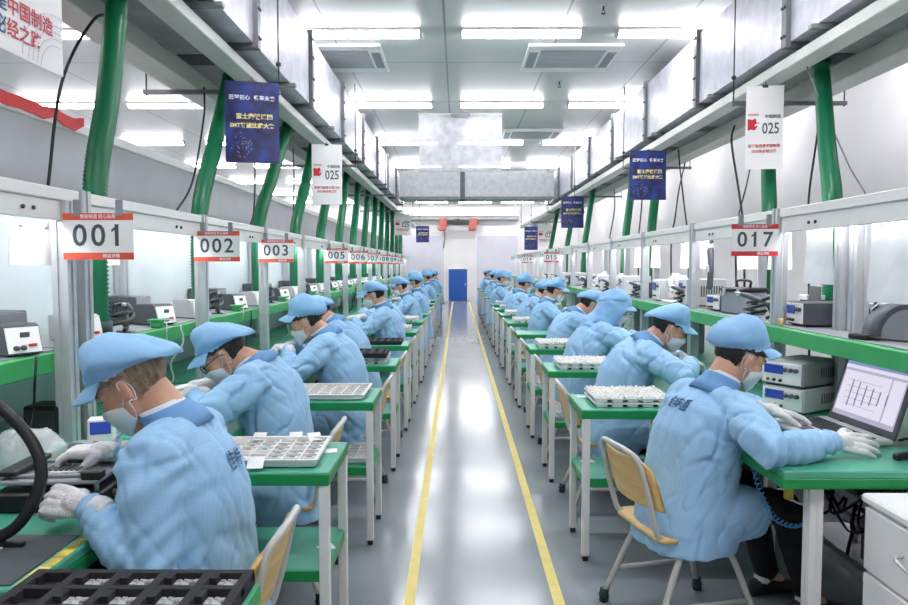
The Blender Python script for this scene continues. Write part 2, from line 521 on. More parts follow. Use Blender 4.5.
for j, y in enumerate(LY):
    for i, x in enumerate(LX):
        vis = j >= 2 or (i >= 2 and i <= 5 and j >= 1) or True
        lab = 'ceiling tube lamp, %s, %s from the front' % (LXN[i], ORD[j])
        if first: o = lamp0; o['label'] = lab; first = False; o.location = (x, y, CEIL)
        else: o = dup(lamp0, lab, (x, y, CEIL))

# ceiling air cassettes and sprinklers
def cassette(x, y, lab):
    t = thing('ceiling_vent', lab, 'vent', (x, y, CEIL), 0, None)
    b = MB()
    for a in ((-.52, .52, -.52, -.36), (-.52, .52, .36, .52), (-.52, -.36, -.36, .36), (.36, .52, -.36, .36)):
        b.box(*a, -.03, 0, .008)
    b.build('vent_frame', 'white_plastic', t)
    g = MB()
    for k in range(14): g.box(-.36, .36, -.35+k*.052, -.335+k*.052, -.025, -.004)
    g.box(-.36, .36, -.36, .36, -.004, 0)
    g.build('vent_grille', 'light_grey', t)
    for sx in (-1, 1): MB().box(sx*.39, sx*.49, -.3, .3, -.036, -.029, .004).build('louver', 'mid_grey', t)
cassette(1.2, 8.25, 'square air vent in the ceiling right of the aisle, nearer one')
cassette(1.25, 13.0, 'square air vent in the ceiling right of the aisle, farther one')
cassette(-1.45, 8.25, 'square air vent in the ceiling beside the left duct')
def sprinkler(x, y, lab):
    t = thing('sprinkler_head', lab, 'sprinkler', (x, y, CEIL), 0, 'sprinklers on the ceiling')
    MB().cyl((0, 0, 0), (0, 0, -.008), .035, 14).build('cover_plate', 'light_grey', t)
    MB().cyl((0, 0, 0), (0, 0, -.05), .01, 8).cyl((0, 0, -.075), (0, 0, -.08), .022, 12).cyl((-.012, 0, -.05), (-.012, 0, -.078), .003, 6).cyl((.012, 0, -.05), (.012, 0, -.078), .003, 6).build('nozzle', 'steel_dark', t)
for x, y, l in ((1.26, 6.62, 'small sprinkler on the ceiling in front of the nearer air vent'), (1.24, 9.3, 'small sprinkler on the ceiling behind the nearer air vent'),
                (.95, 13.9, 'small sprinkler on the ceiling beside the farther air vent'), (-4.6, 9.4, 'small sprinkler on the ceiling beyond the grey partition')):
    sprinkler(x, y, l)

# hanging film screen, cross duct, far hoist
t = thing('hanging_screen', 'white film screen hung from the ceiling above the cross duct', 'screen', (-.05, 11.2, 0))
def scr(u, v): return (-.655+1.31*u, .02*math.sin(u*9)*(1-v), 2.93+.90*v)
m_ = MB()
m_.grid(scr, 16, 8, 'film').grid(lambda u, v: (scr(u, v)[0], scr(u, v)[1]+.012, scr(u, v)[2]), 16, 8, 'film')
m_.build('screen_sheet', 'film', t)
MB().tube([(-.67, .006, 3.835), (.67, .006, 3.835)], .014, 8).build('top_rod', 'light_grey', t)
MB().tube([(-.14, 0, 3.82), (-.12, -.03, 3.79), (.12, -.03, 3.79), (.14, 0, 3.82)], .02, 8).build('pull_handle', 'mid_grey', t)

DLX, DRX = -1.515, 2.225         # aisle faces of the two long ducts
t = thing('air_duct', 'wide pale duct crossing over the aisle between the long ducts', 'duct', (0, 16.6, 0))
for x0, x1 in ((DLX, .02), (.02, DRX)):
    MB().box(x0+.05, x1-.05, -.0, .7, 3.06, 3.66, .006).build('duct_section', 'galv_white', t)
MB().box(-.035, .075, -.03, .73, 3.0, 3.7, .004).build('flange', 'flange', t)
MB().box(DLX+.05, DRX-.05, -.02, .72, 3.0, 3.058, .004).build('bottom_rail', 'galv_dark', t)

t = thing('chain_hoist', 'dark hoist bar with two red boxes high on the far wall', 'hoist', (-.05, FAR-.55, 0))
MB().box(-.75, .75, -.07, .06, 3.02, 3.17, .01).build('bar', 'black', t)
for x in (-.62, .56):
    b = MB().box(x-.16, x+.16, -.12, .12, 2.92, 3.26, .04).box(x-.20, x+.12, -.14, .06, 2.78, 2.96, .04)
    b.build('red_box', 'hoist_red', t)
MB().tube([(-.55, 0, 2.85), (-.56, .0, 2.4), (-.6, 0, 2.1)], .02, 6).build('pull_cord', 'steel_dark', t)
MB().box(-.1, .02, -.05, .05, 3.12, 3.24).build('bracket', 'steel_dark', t)

# ------------------------------------------------------------------ long overhead ducts
def long_duct(side, xf, lab):
    """xf: aisle face; side -1 left, +1 right"""
    t = thing('air_duct', lab, 'duct', (xf, 0, 0))
    w = .75*side; y = 1.3; P = 1.85
    for k in range(9):
        y0, y1 = y+k*P, y+(k+1)*P
        b = MB(); b.box(0, w, y0+.02, y1-.02, 3.0, 3.66)
        # cross-break dents on the face
        b.build('duct_section', 'galv', t)
        f = MB()
        f.box(-.035*side, w+.035*side, y1-.035, y1+.035, 2.965, 3.0).box(-.035*side, w+.035*side, y1-.035, y1+.035, 3.66, 3.695)
        f.box(-.035*side, 0, y1-.035, y1+.035, 3.0, 3.66).box(w, w+.035*side, y1-.035, y1+.035, 3.0, 3.66)
        f.box(0, w, y1-.02, y1+.02, 3.0, 3.66)
        for z in (3.04, 3.24, 3.44, 3.62):
            for s in (-.018, .018): f.cyl((-.035*side, y1+s, z), (-.046*side, y1+s, z), .011, 6, 'steel_dark')
        f.build('flange', 'flange', t)
    return t
long_duct(-1, DLX, 'long pale metal duct hanging above the left row')
long_duct(1, DRX, 'long pale metal duct hanging above the right row')

def extraction(side, x0, lab):
    """white inverted channel that takes the green hoses; x0 aisle edge"""
    t = thing('extraction_channel', lab, 'duct', (x0, 0, 0))
    s = side; y0, y1 = .8, 26.5
    b = MB()
    b.box(0, .16*s, y0, y1, 2.85, 2.93, .006)
    b.build('aisle_lip', 'channel', t)
    MB().box(.16*s, .46*s, y0, y1, 2.93, 2.96).build('channel_roof', 'galv_dark', t)
    MB().box(.46*s, .67*s, y0, y1, 2.80, 2.93, .006).build('outer_lip', 'channel', t)
    for k in range(14):
        y = 1.5+k*1.3
        MB().box(.255*s, .44*s, y+.9, y+1.16, 2.926, 2.93).build('opening', 'black', t)
    return t
EL, ER = -1.625, 2.255
extraction(-1, EL, 'long white extraction channel under the left duct')
extraction(1, ER, 'long white extraction channel under the right duct')

def hanger(side, x_in, x_out, rod_in, label, loc_y, grp):
    t = thing('duct_hanger', label, 'hanger', (0, loc_y, 0), 0, grp)
    MB().box(min(x_in, x_out), max(x_in, x_out), -.018, .018, 2.75, 2.782, .004).build('strut', 'flange', t)
    for x in (rod_in, x_out-.02*side): MB().cyl((x, 0, 2.74), (x, 0, CEIL), .006, 6).build('rod', 'steel_dark', t)
    MB().cyl((rod_in, 0, 2.96), (rod_in, 0, 2.985), .02, 8).build('nut', 'steel_dark', t)
    return t
for k, y in enumerate((5.4, 9.4, 13.3, 17.2, 21.2, 25)):
    hanger(-1, DLX+.075, -2.48, DLX+.065, 'dark strut and rods carrying the left duct, %s from the front' % ORD[k], y, 'hangers of the left duct')
for k, y in enumerate((5.8, 9.6, 13.6, 17.6, 21.6, 25)):
    hanger(1, DRX-.075, 3.08, DRX-.065, 'dark strut and rods carrying the right duct, %s from the front' % ORD[k], y, 'hangers of the right duct')
def cross_strut(side, y, label, grp):
    x0, x1 = (DLX+.05, DLX-.8) if side < 0 else (DRX-.05, DRX+.8)
    tag(MB().box(min(x0, x1), max(x0, x1), y-.025, y+.025, 2.963, 2.994, .004).build('duct_support', 'galv_dark'), label, 'support', grp)
for k in range(8):
    y = 2.35+1.85*k
    cross_strut(-1, y, 'flat grey bar between left duct and channel, %s from the front' % ORD[k], 'bars under the left duct')
    cross_strut(1, y+.4, 'flat grey bar between right duct and channel, %s from the front' % ORD[k], 'bars under the right duct')

# ------------------------------------------------------------------ green suction hoses
def hose_mesh(pts, r=.055):
    c = catmull(pts, 24)
    # resample evenly, ribbed
    L = [0]
    for a, b in zip(c, c[1:]): L.append(L[-1]+(b-a).length)
    n = int(L[-1]/.0095); out = []; rr = []
    j = 0
    for i in range(n+1):
        d = L[-1]*i/n
        while j < len(L)-2 and L[j+1] < d: j += 1
        out.append(c[j].lerp(c[j+1], (d-L[j])/max(1e-9, L[j+1]-L[j]))); rr.append(r if i % 2 else r*.84)
    return MB().tube(out, rr, 14)
lh = None
t = thing('suction_hose', 'ribbed green hose leaning from channel to left shelf, nearest, beside sign 001', 'hose', (0, 3.10, 0), 0, 'green hoses over the left row')
hose_mesh([(-1.85, .60, 2.916), (-1.83, .54, 2.76), (-1.725, .22, 2.25), (-1.70, .04, 1.85), (-1.69, 0, 1.55), (-1.69, 0, 1.185)], .053).build('hose_body', 'hose_green', t)
MB().cyl((-1.85, .61, 2.89), (-1.85, .615, 2.918), .066, 16).build('hose_collar', 'hose_green', t)
MB().cyl((-1.69, 0, 1.13), (-1.69, 0, 1.2), .060, 16).build('clamp', 'rubber', t)
def left_hose(y, off, lab):
    h = thing('suction_hose', lab, 'hose', (0, y, 0), 0, 'green hoses over the left row')
    hose_mesh([(-1.855, off, 2.916), (-1.85, off*.92, 2.78), (-1.785, off*.45, 2.28), (-1.738, off*.07, 1.86), (-1.73, 0, 1.55), (-1.73, 0, 1.185)]).build('hose_body', 'hose_green', h)
    MB().cyl((-1.85, off, 2.89), (-1.851, off+.004, 2.918), .064, 16).build('hose_collar', 'hose_green', h)
    MB().cyl((-1.73, 0, 1.155), (-1.73, 0, 1.215), .062, 16).build('clamp', 'rubber', h)
    return h
for k in range(1, 14):
    y = 3.15+1.3*k
    lab = 'ribbed green hose leaning from channel to left shelf, %s from the front' % ORD[k]
    if k == 1: left_hose(y, 1.05, lab)
    elif k == 2: lh = left_hose(y, 1.6, lab)
    else: dup(lh, lab, (0, y, 0))
def right_hose(y, off, xt, xb, z0, lab):
    h = thing('suction_hose', lab, 'hose', (0, y, 0), 0, 'green hoses over the right row')
    hose_mesh([(xt, off, 2.916), (xt-.02, off*.94, 2.75), (xb+(xt-xb)*.45, off*.45, 2.2), (xb+.03, off*.07, 1.85), (xb, 0, 1.5), (xb, 0, z0)]).build('hose_body', 'hose_green', h)
    MB().cyl((xt, off, 2.89), (xt, off+.003, 2.918), .064, 16).build('hose_collar', 'rubber', h)
    MB().cyl((xb, 0, z0-.03), (xb, 0, z0+.03), .062, 16).build('clamp', 'rubber', h)
    return h
right_hose(4.03, 1.13, 2.54, 2.06, 1.185, 'ribbed green hose leaning from channel to right shelf, nearest')
rh = right_hose(5.25, .65, 2.50, 2.22, .04, 'ribbed green hose dropping straight behind the right shelf, second from the front')
for k, y in enumerate((8.45, 9.75, 12.9, 15.0, 17.7)):
    dup(rh, 'ribbed green hose dropping straight behind the right shelf, %s from the front' % ORD[k+2], (0, y, 0))

# power cables drooping from the channels
def cable(pts, r, lab, mt='black', grp=None):
    if pts[-1][0] > 2: x, y, z = pts[-1]; pts = pts+[(x, y-.05, 1.0), (x+.02, y-.05, .01)]
    return tag(MB().tube(catmull(pts, 10), r, 6).build('power_cable', mt), lab, 'cable', grp)
cable([(-2.0, 3.95, 2.83), (-1.98, 3.7, 2.72), (-1.93, 3.3, 2.3), (-1.9, 3.1, 1.75)], .008, 'thick black cable from channel down to the frame left of sign 001')
cable([(-2.02, 5.4, 2.80), (-2.0, 5.35, 2.70), (-1.92, 5.1, 2.5), (-1.86, 4.7, 2.0), (-1.8, 4.2, 1.73)], .007, 'thin black cable hanging in a bow above sign 002')
cable([(-2.0, 6.6, 2.8), (-1.9, 6.3, 2.4), (-1.8, 5.9, 1.9), (-1.78, 5.6, 1.7)], .007, 'thin black cable behind the navy poster on the left')
cable([(-2.0, 8.2, 2.8), (-1.9, 7.8, 2.4), (-1.8, 7.3, 1.9), (-1.78, 7.1, 1.7)], .007, 'thin black cable right of the white 025 poster on the left')
cable([(2.8, 4.55, 2.80), (2.72, 4.35, 2.66), (2.55, 4.1, 2.3), (2.46, 3.95, 1.72)], .015, 'thick black cable bundle near the upper right corner')
cable([(2.86, 4.55, 2.80), (2.72, 4.3, 2.66), (2.60, 4.12, 2.2), (2.58, 3.95, 1.72)], .010, 'black cable wound beside the thick bundle at upper right')
cable([(2.36, 5.0, 2.84), (2.42, 4.9, 2.55), (2.45, 4.6, 2.1), (2.4, 4.2, 1.7)], .005, 'thin grey cable crossing in front of the nearest right hose', 'mid_grey')
cable([(2.9, 5.9, 2.8), (2.75, 5.6, 2.5), (2.5, 5.2, 2.0), (2.4, 5.0, 1.7)], .008, 'black cable left of the nearest right hose')
cable([(2.6, 6.9, 2.8), (2.5, 6.7, 2.6), (2.42, 6.3, 2.1), (2.35, 6.0, 1.7)], .010, 'black cable beside the white 025 poster on the right')
cable([(2.95, 7.4, 2.8), (2.8, 7.0, 2.4), (2.5, 6.5, 1.9), (2.4, 6.3, 1.7)], .008, 'black cable running low behind the white 025 poster')
cable([(2.5, 8.3, 2.8), (2.5, 8.25, 2.6), (2.45, 7.9, 2.1), (2.4, 7.6, 1.7)], .009, 'black cable right of the navy poster on the right')
cable([(2.9, 9.3, 2.8), (2.7, 8.9, 2.4), (2.5, 8.4, 2.0), (2.4, 8.2, 1.7)], .009, 'black cable just behind the navy poster on the right')
cable([(2.7, 10.8, 2.8), (2.6, 10.3, 2.4), (2.4, 9.7, 1.8), (2.35, 9.5, 1.7)], .010, 'black cable left of the navy poster on the right')
cable([(2.7, 12.6, 2.8), (2.6, 12.1, 2.4), (2.4, 11.6, 1.8), (2.35, 11.3, 1.7)], .010, 'black cable near the farther navy poster on the right')
# ------------------------------------------------------------------ workbench units (local: front edge faces +x for the left row)
BF, PF, PR = 1.0, 1.575, 2.04     # |x| of bench front edge, front posts, rear posts
def profile(w=.03, g=.008, d=.006):
    """slotted aluminium post section"""
    p = []
    for a in range(4):
        q = [(w, -w), (w, -g), (w-d, -g), (w-d, g), (w, g)]
        c, s = round(math.cos(a*PI/2)), round(math.sin(a*PI/2))
        p += [(x*c-y*s, x*s+y*c) for x, y in q]
    return p
PROF = profile()
def post_mb(x, y, z0, z1, w=.03):
    k = w/.03
    return MB().prism([(px*k, py*k) for px, py in PROF], z0, z1, None, Matrix.Translation((x, y, 0)))

def make_unit(side, label, y0, last=False):
    s = side; L = 1.3
    t = thing('workbench', label, 'workbench', (0, y0, 0), 0, 'bench units of the left row' if s < 0 else 'bench units of the right row')
    b = MB(); b.box(s*(BF+.004), s*2.06, .012, L-.003, .735, .762, .004, 'grn_top')
    b.box(s*BF, s*2.06, .009, L-.004, .700, .737, .004, 'grn_edge')
    if s > 0 and y0 < 2.5: pass
    b.build('worktop', 'grn_top', t)
    post_mb(s*PF, .032, .762, 1.74).build('front_post', 'alu', t)
    post_mb(s*PR, .032, 0, 1.74).build('rear_post', 'alu', t)
    post_mb(s*(BF+.13 if s > 0 else BF+.5), .06, .0, .70, .023).build('leg', 'white_paint', t)
    post_mb(s*(BF+.5), L-.09, .0, .70, .023).build('leg', 'white_paint', t)
    r = MB()
    r.box(s*(BF+.56), s*2.0, .045, .085, .12, .16, .003).box(s*(BF+.56), s*(BF+.60), .002, L-.002, .16, .2, .003).box(s*1.96, s*2.0, .002, L-.002, .12, .16, .003)
    r.box(s*1.66, s*1.69, .002, L-.002, .30, .335, .003).box(s*1.60, s*1.64, .002, L-.002, .44, .47, .003).box(s*1.58, s*1.9, L-.14, L-.11, .16, .60, .003)
    r.build('lower_rail', 'alu', t)
    sx, sz = (1.498, 1.142) if s > 0 else (1.606, 1.122)
    sh = MB(); sh.box(s*sx, s*2.02, .002, L-.002, sz-.075, sz, .004, 'grn_shelf').box(s*(sx+.03), s*2.0, .01, L-.01, sz, sz+.004, 0, 'mid_grey')
    sh.build('shelf', 'grn_shelf', t)
    h = MB()
    h.box(s*1.555, s*1.60, .002, L-.002, 1.69, 1.735, .004)
    h.box(s*1.565, s*1.585, .002, L-.002, 1.615, 1.69, .003, 'white_paint')
    h.box(s*1.82, s*1.98, .06, L-.06, 1.70, 1.712, 0, 'white_paint')
    h.box(s*1.60, s*2.07, .012, .052, 1.69, 1.735, .004)
    for k in (.2, .26): h.cyl((s*1.563, k+.75, 1.65), (s*1.557, k+.75, 1.65), .008, 10, 'steel_dark')
    h.build('header_beam', 'white_paint', t)
    MB().tube([(s*1.612, .1, 1.650), (s*1.612, L-.1, 1.650)], .018, 12).build('task_light', 'task_tube', t)
    MB().box(s*1.59, s*1.632, .07, L-.07, 1.668, 1.688, .004).build('lamp_holder', 'white_paint', t)
    if s < 0: MB().box(s*2.075, s*2.09, .002, L-.002, .77, 1.68).build('back_panel', 'back_panel', t)
    # cable duct and hanging leads under the top
    c = MB(); rnd = random.Random(3)
    for k in range(7):
        yy = .1+.13*k; xx = 1.42+.06*(k % 4)
        c.tube(catmull([(s*xx, yy, .69), (s*(xx+.08), yy+.08, .45+.04*(k % 3)), (s*(xx+.2), yy+.12, .3), (s*(xx+.34), yy+.3, .2)], 5), .006, 5)
    for k in range(16):
        yy = .05+.05*k; xx = 1.5+.45*rnd.random(); zz = rnd.uniform(.25, .6)
        c.tube(catmull([(s*xx, yy, .69), (s*(xx+.03), yy+.1, zz), (s*(xx-.02), yy+.25, zz-.12), (s*min(1.95, xx+.1), yy+.4, zz+.05)], 5), rnd.uniform(.004, .009), 5)
    c.build('cable_bundle', 'black', t)
    MB().box(s*1.955, s*1.975, .004, L-.004, .2, .69).build('shade_panel', 'steel_dark', t)  # dark sheet added to stand in for the shade under the bench
    MB().box(s*1.62, s*1.90, .25, .62, .205, .40, .006).build('power_box', 'dark_grey', t)
    MB().box(s*1.78, s*1.84, .02, L-.02, .50, .57, .003).build('cable_tray', 'alu', t)
    return t
NU = 15
LY0, RY0 = 1.43, 2.30
lu = make_unit(-1, 'green workbench unit of the left row, first from the front, under sign 001', LY0)
LU = [lu]+[dup(lu, 'green workbench unit of the left row, %s from the front' % ORD[k], (0, LY0+1.3*k, 0)) for k in range(1, NU)]
ru = make_unit(1, 'green workbench unit at the front of the right row, under the open laptop', RY0)
RU = [ru]+[dup(ru, 'green workbench unit of the right row, %s from the front' % ORD[k], (0, RY0+1.3*k, 0)) for k in range(1, NU)]

# clear film sheets clipped to the header beams
def sheet(side, y, w, h, lab, x=1.548, mt='film_light', z=1.62):
    s = side
    t = thing('document_sheet', lab, 'sheet', (s*x, y, z), 0, 'sheets hung from the header beams')
    def fn(u, v): return (s*.012*math.sin(3*u+2*v)*v, (u-.5)*w, -h*v)
    b = MB(); b.grid(fn, 8, 8).grid(lambda u, v: (fn(u, v)[0]-s*.004, fn(u, v)[1], fn(u, v)[2]), 8, 8)
    b.build('film_sleeve', mt, t)
    for e in (-1, 1): MB().box(-.008, .008, e*w*.3-.015, e*w*.3+.015, -.012, .012, .002).build('clip', 'mid_grey', t)
    return t
sheet(-1, 2.56, .26, .15, 'pale printed sheet hanging left of sign 001', 1.64, 'paper', 1.60)
sheet(-1, 3.62, .2, .18, 'pale printed sheet hanging between signs 001 and 002', 1.9, 'paper', 1.63)
sheet(1, 3.32, .23, .26, 'clear film sheet hanging right of sign 017', 1.62, 'film_light')
sheet(1, 2.72, .36, .32, 'large crumpled film sheet at the right end of the header', 1.62, 'film_light')
for k, (y, lab) in enumerate(((5.75, 'nearest'), (6.25, 'second nearest'), (7.1, 'third nearest'), (7.6, 'fourth nearest'), (8.6, 'fifth nearest'), (9.3, 'farthest'))):
    sheet(1, y-1.2, .3, .24, 'white sheet hanging left of sign 017, %s of six' % lab, 2.0, 'paper', 1.66)

# ------------------------------------------------------------------ side tables on the aisle
def make_table():
    t = thing('side_table', '', 'table', (0, 0, 0), 0, 'green side tables along the aisle')
    for z, n in ((.75, 'table_top'), (.412, 'lower_shelf')):
        b = MB(); e = 0 if z > .6 else .012
        b.box(-.2375+e, .2325-e, -.205+e, .205-e, z-.006, z, .002, 'grn_top')
        b.box(-.24+e, .235-e, -.2075+e, .2075-e, z-.045, z-.004, .003, 'grn_edge')
        b.build(n, 'grn_top', t)
    for sx in (-1, 1):
        for sy in (-1, 1):
            lg = MB().box(sx*.215-.0175, sx*.215+.0175, sy*.185-.0175, sy*.185+.0175, .025, .706, .003).build('leg', 'white_paint', t)
            MB().box(sx*.215-.014, sx*.215+.014, sy*.185-.014, sy*.185+.014, 0, .027, .003).build('foot_cap', 'black', lg)
    return t
tb = make_table()
LT = [1.30, 2.53, 3.75, 5.05, 6.25, 7.45, 8.75]+[10.05+1.3*k for k in range(8)]
RT = [3.56, 4.80, 6.00, 7.25, 8.6, 9.95, 11.25]+[12.55+1.3*k for k in range(8)]
LTn, RTn = [], []
for i, y in enumerate(LT):
    lab = 'green-topped side table on the left of the aisle, %s from the front' % ORD[i]
    if i == 0: tb['label'] = lab; tb.location = (-.755, y, 0)
    else: dup(tb, lab, (-.755, y, 0))
for i, y in enumerate(RT):
    dup(tb, 'green-topped side table on the right of the aisle, %s from the front' % ORD[i], (.755, y, 0))

# ------------------------------------------------------------------ chairs
def make_chair():
    t = thing('work_chair', '', 'chair', (0, 0, 0), 0, 'wooden work chairs')
    b = MB()
    def seat(u, v):
        x = -.19+.39*u; y = (v-.5)*.38
        return (x, y, .416-.012*math.sin(PI*u)*math.cos(PI*(v-.5))+(-.018 if u > .93 else 0))
    n = 10
    top = [[V(seat(i/n, j/n)) for j in range(n+1)] for i in range(n+1)]
    # round the corners
    for i in range(n+1):
        for j in range(n+1):
            p = top[i][j]; dx = max(0, abs(p.x-.005)-.135); dy = max(0, abs(p.y)-.14); d = math.hypot(dx, dy)
            if d > .06: k = .06/d; p.x = .005+math.copysign(.135+dx*k, p.x-.005) if dx else p.x; p.y = math.copysign(.14+dy*k, p.y) if dy else p.y
    per = [(i, 0) for i in range(n)]+[(n, j) for j in range(n)]+[(n-i, n) for i in range(n)]+[(0, n-j) for j in range(n)]
    vs = [p for r in top for p in r]+[p-V((0, 0, .016)) for r in top for p in r]
    N = (n+1)**2; fs = []
    for i in range(n):
        for j in range(n):
            a = i*(n+1)+j; q = (a, a+n+1, a+n+2, a+1); fs.append(q); fs.append(tuple(x+N for x in q[::-1]))
    for a, c in zip(per, per[1:]+per[:1]):
        a_, c_ = a[0]*(n+1)+a[1], c[0]*(n+1)+c[1]; fs.append((a_, c_, c_+N, a_+N))
    b.add(vs, fs, None, True); b.build('seat', 'wood', t)
    def bk(u, v, o):
        y = (u-.5)*.385; z = .525+.19*v; c = .045*(1-(2*(u-.5))**2)
        zz = z-(.03*max(0, abs(u-.5)*2-.75)*4 if v > .9 else 0)
        return (-.205-.055*v-c+.03+o, y, zz)
    b = MB(); rings = []
    for i in range(13):
        u = i/12
        rings.append([bk(u, v, .006) for v in (0, .03, .5, .97, 1)]+[bk(u, v, -.008) for v in (1, .97, .5, .03, 0)])
    b.loft(rings).build('backrest', 'wood_back', t)
    def tub(n, pts, r=.0115): return MB().tube(catmull(pts, 6), r, 10).build(n, 'tube_grey', t)
    tub('back_frame', [(.13, -.155, .388), (-.06, -.155, .388), (-.17, -.162, .41), (-.205, -.168, .49), (-.232, -.168, .60), (-.258, -.15, .705), (-.278, -.10, .738), (-.283, 0, .742),
                       (-.278, .10, .738), (-.258, .15, .705), (-.232, .168, .60), (-.205, .168, .49), (-.17, .162, .41), (-.06, .155, .388), (.13, .155, .388)])
    for sy in (-1, 1):
        for (x0, x1) in ((.10, .235), (-.06, -.22)):
            lg = tub('leg', [(x0*.55, sy*.15, .384), (x0*.9, sy*.157, .378), (x0+(x1-x0)*.3, sy*.175, .30), (x1*.98, sy*.212, .04)], .0125)
            MB().cyl((x1*.985, sy*.212, .055), (x1, sy*.214, .0), .019, 12).cyl((x1*.99, sy*.212, .03), (x1, sy*.214, .022), .023, 12).build('rubber_foot', 'rubber', lg)
        MB().cyl((.195, sy*.197, .15), (-.175, sy*.197, .15), .010, 8).build('stretcher', 'tube_grey', t)
    return t
ch0 = make_chair()

# extra posts where two bench frames stand back to back
def twin(side, y, lab):
    tag(post_mb(side*(PF if side < 0 else 1.72), y, .7625, 1.69).build('frame_post', 'alu'), lab, 'post', 'extra frame posts')
twin(1, 3.16, 'slotted metal post beside the dark box on the right bench, nearer of the pair')
twin(1, 3.29, 'slotted metal post beside the dark box on the right bench, farther of the pair')
twin(-1, 2.642, 'slotted metal post standing close beside the post of sign 001')
# ------------------------------------------------------------------ people: shared head pieces (head frame: +x face, +z crown)
def head_prims(mb, M=None, seg=24):
    def bl(c, r, R=None): mb.ball(c, r, seg, seg*2//3, None, M, R)
    Ry = lambda d: Matrix.Rotation(math.radians(d), 3, 'Y')
    Rz = lambda d: Matrix.Rotation(math.radians(d), 3, 'Z')
    bl((-.012, 0, .030), (.098, .078, .088))
    bl((.022, 0, -.035), (.066, .064, .088))
    bl((.040, 0, -.088), (.042, .044, .034))
    bl((.058, 0, -.102), (.026, .024, .020))
    for s in (-1, 1):
        bl((.046, s*.040, -.030), (.036, .026, .034))        # cheek
        bl((-.012, s*.080, -.012), (.022, .009, .036), Rz(-s*22) @ Ry(10))   # ear
        bl((-.018, s*.084, -.004), (.018, .006, .022), Rz(-s*22) @ Ry(10))
        mb.limb([(.076, s*.012, .020), (.074, s*.036, .024), (.058, s*.056, .016)], [.013, .013, .010], 10, None, M)   # brow
    mb.limb([(.082, 0, .012), (.094, 0, -.012), (.104, 0, -.032)], [.009, .010, .013], 10, None, M)
    for s in (-1, 1): bl((.090, s*.013, -.036), (.013, .009, .009))
    mb.limb([(.080, -.018, -.066), (.088, 0, -.064), (.080, .018, -.066)], [.006, .009, .006], 10, None, M)
    mb.limb([(.079, -.015, -.077), (.086, 0, -.078), (.079, .015, -.077)], [.006, .008, .006], 10, None, M)

_h = MB(); head_prims(_h)
HEAD = voxel(_h, .0045, 3); HB = bvh_of(HEAD)

def cast(u, z, off, tilt=0.):
    """point on the head at azimuth u (0 = nose) and height z, moved out by off"""
    d = V((math.cos(u), math.sin(u), 0))
    h = HB.ray_cast(V((.0, 0, z))+d*.3, -d)
    p = h[0] if h[0] is not None else V((0, 0, z))+d*.05
    return p+d*off

def mask_mesh():
    nu, nv = 26, 14
    P = [[None]*(nv+1) for _ in range(nu+1)]
    for i in range(nu+1):
        a = (i/nu-.5)*2; u = a*math.radians(74)
        zt = -.008-.034*abs(a)**1.6; zb = -.118+.030*abs(a)**1.5
        for j in range(nv+1):
            v = j/nv; z = zt+(zb-zt)*v
            p = cast(u, z, .007+.007*math.sin(PI*v)*(1-abs(a)**3))
            p.x += .0022*math.sin(v*PI*6)*(1-a*a)
            P[i][j] = p
    for _ in range(4):
        Q = [[p.copy() for p in r] for r in P]
        for i in range(nu+1):
            for j in range(nv+1):
                nb = [Q[a][b] for a, b in ((i-1, j), (i+1, j), (i, j-1), (i, j+1)) if 0 <= a <= nu and 0 <= b <= nv]
                if 0 < i < nu and 0 < j < nv: P[i][j] = Q[i][j]*.5+sum(nb, V())/len(nb)*.5
    mb = MB()
    flat = [p for r in P for p in r]; N = len(flat)
    inner = []
    for i in range(nu+1):
        for j in range(nv+1):
            p = P[i][j]; inner.append(p-V((p.x, p.y, 0)).normalized()*.002)
    fs = []
    for i in range(nu):
        for j in range(nv):
            a = i*(nv+1)+j; q = (a, a+nv+1, a+nv+2, a+1); fs += [q, tuple(x+N for x in q[::-1])]
    per = [(i, 0) for i in range(nu)]+[(nu, j) for j in range(nv)]+[(nu-i, nv) for i in range(nu)]+[(0, nv-j) for j in range(nv)]
    for a, c in zip(per, per[1:]+per[:1]):
        a_, c_ = a[0]*(nv+1)+a[1], c[0]*(nv+1)+c[1]; fs.append((a_, c_, c_+N, a_+N))
    mb.add(flat+inner, fs, None, True)
    st = []
    for s in (0, nu):
        sg = -1 if s == 0 else 1
        m2 = MB()
        for j, ez in ((0, .018), (nv, -.044)):
            e = V((-.026, sg*.078, ez))
            a = P[s][j]; c = (a+e)/2; c.y = sg*(max(abs(a.y), abs(e.y))+.003)
            m2.tube(catmull([a, c, V((-.012, sg*.091, ez*.9)), e], 5), .0017, 6)
        m2.tube(catmull([V((-.026, sg*.078, .018)), V((-.036, sg*.079, -.012)), V((-.026, sg*.078, -.044))], 4), .0017, 6)
        st.append(m2.mesh('strap', 'mask'))
    return mb.mesh('face_mask', 'mask'), st
MASK, STRAPS = mask_mesh()

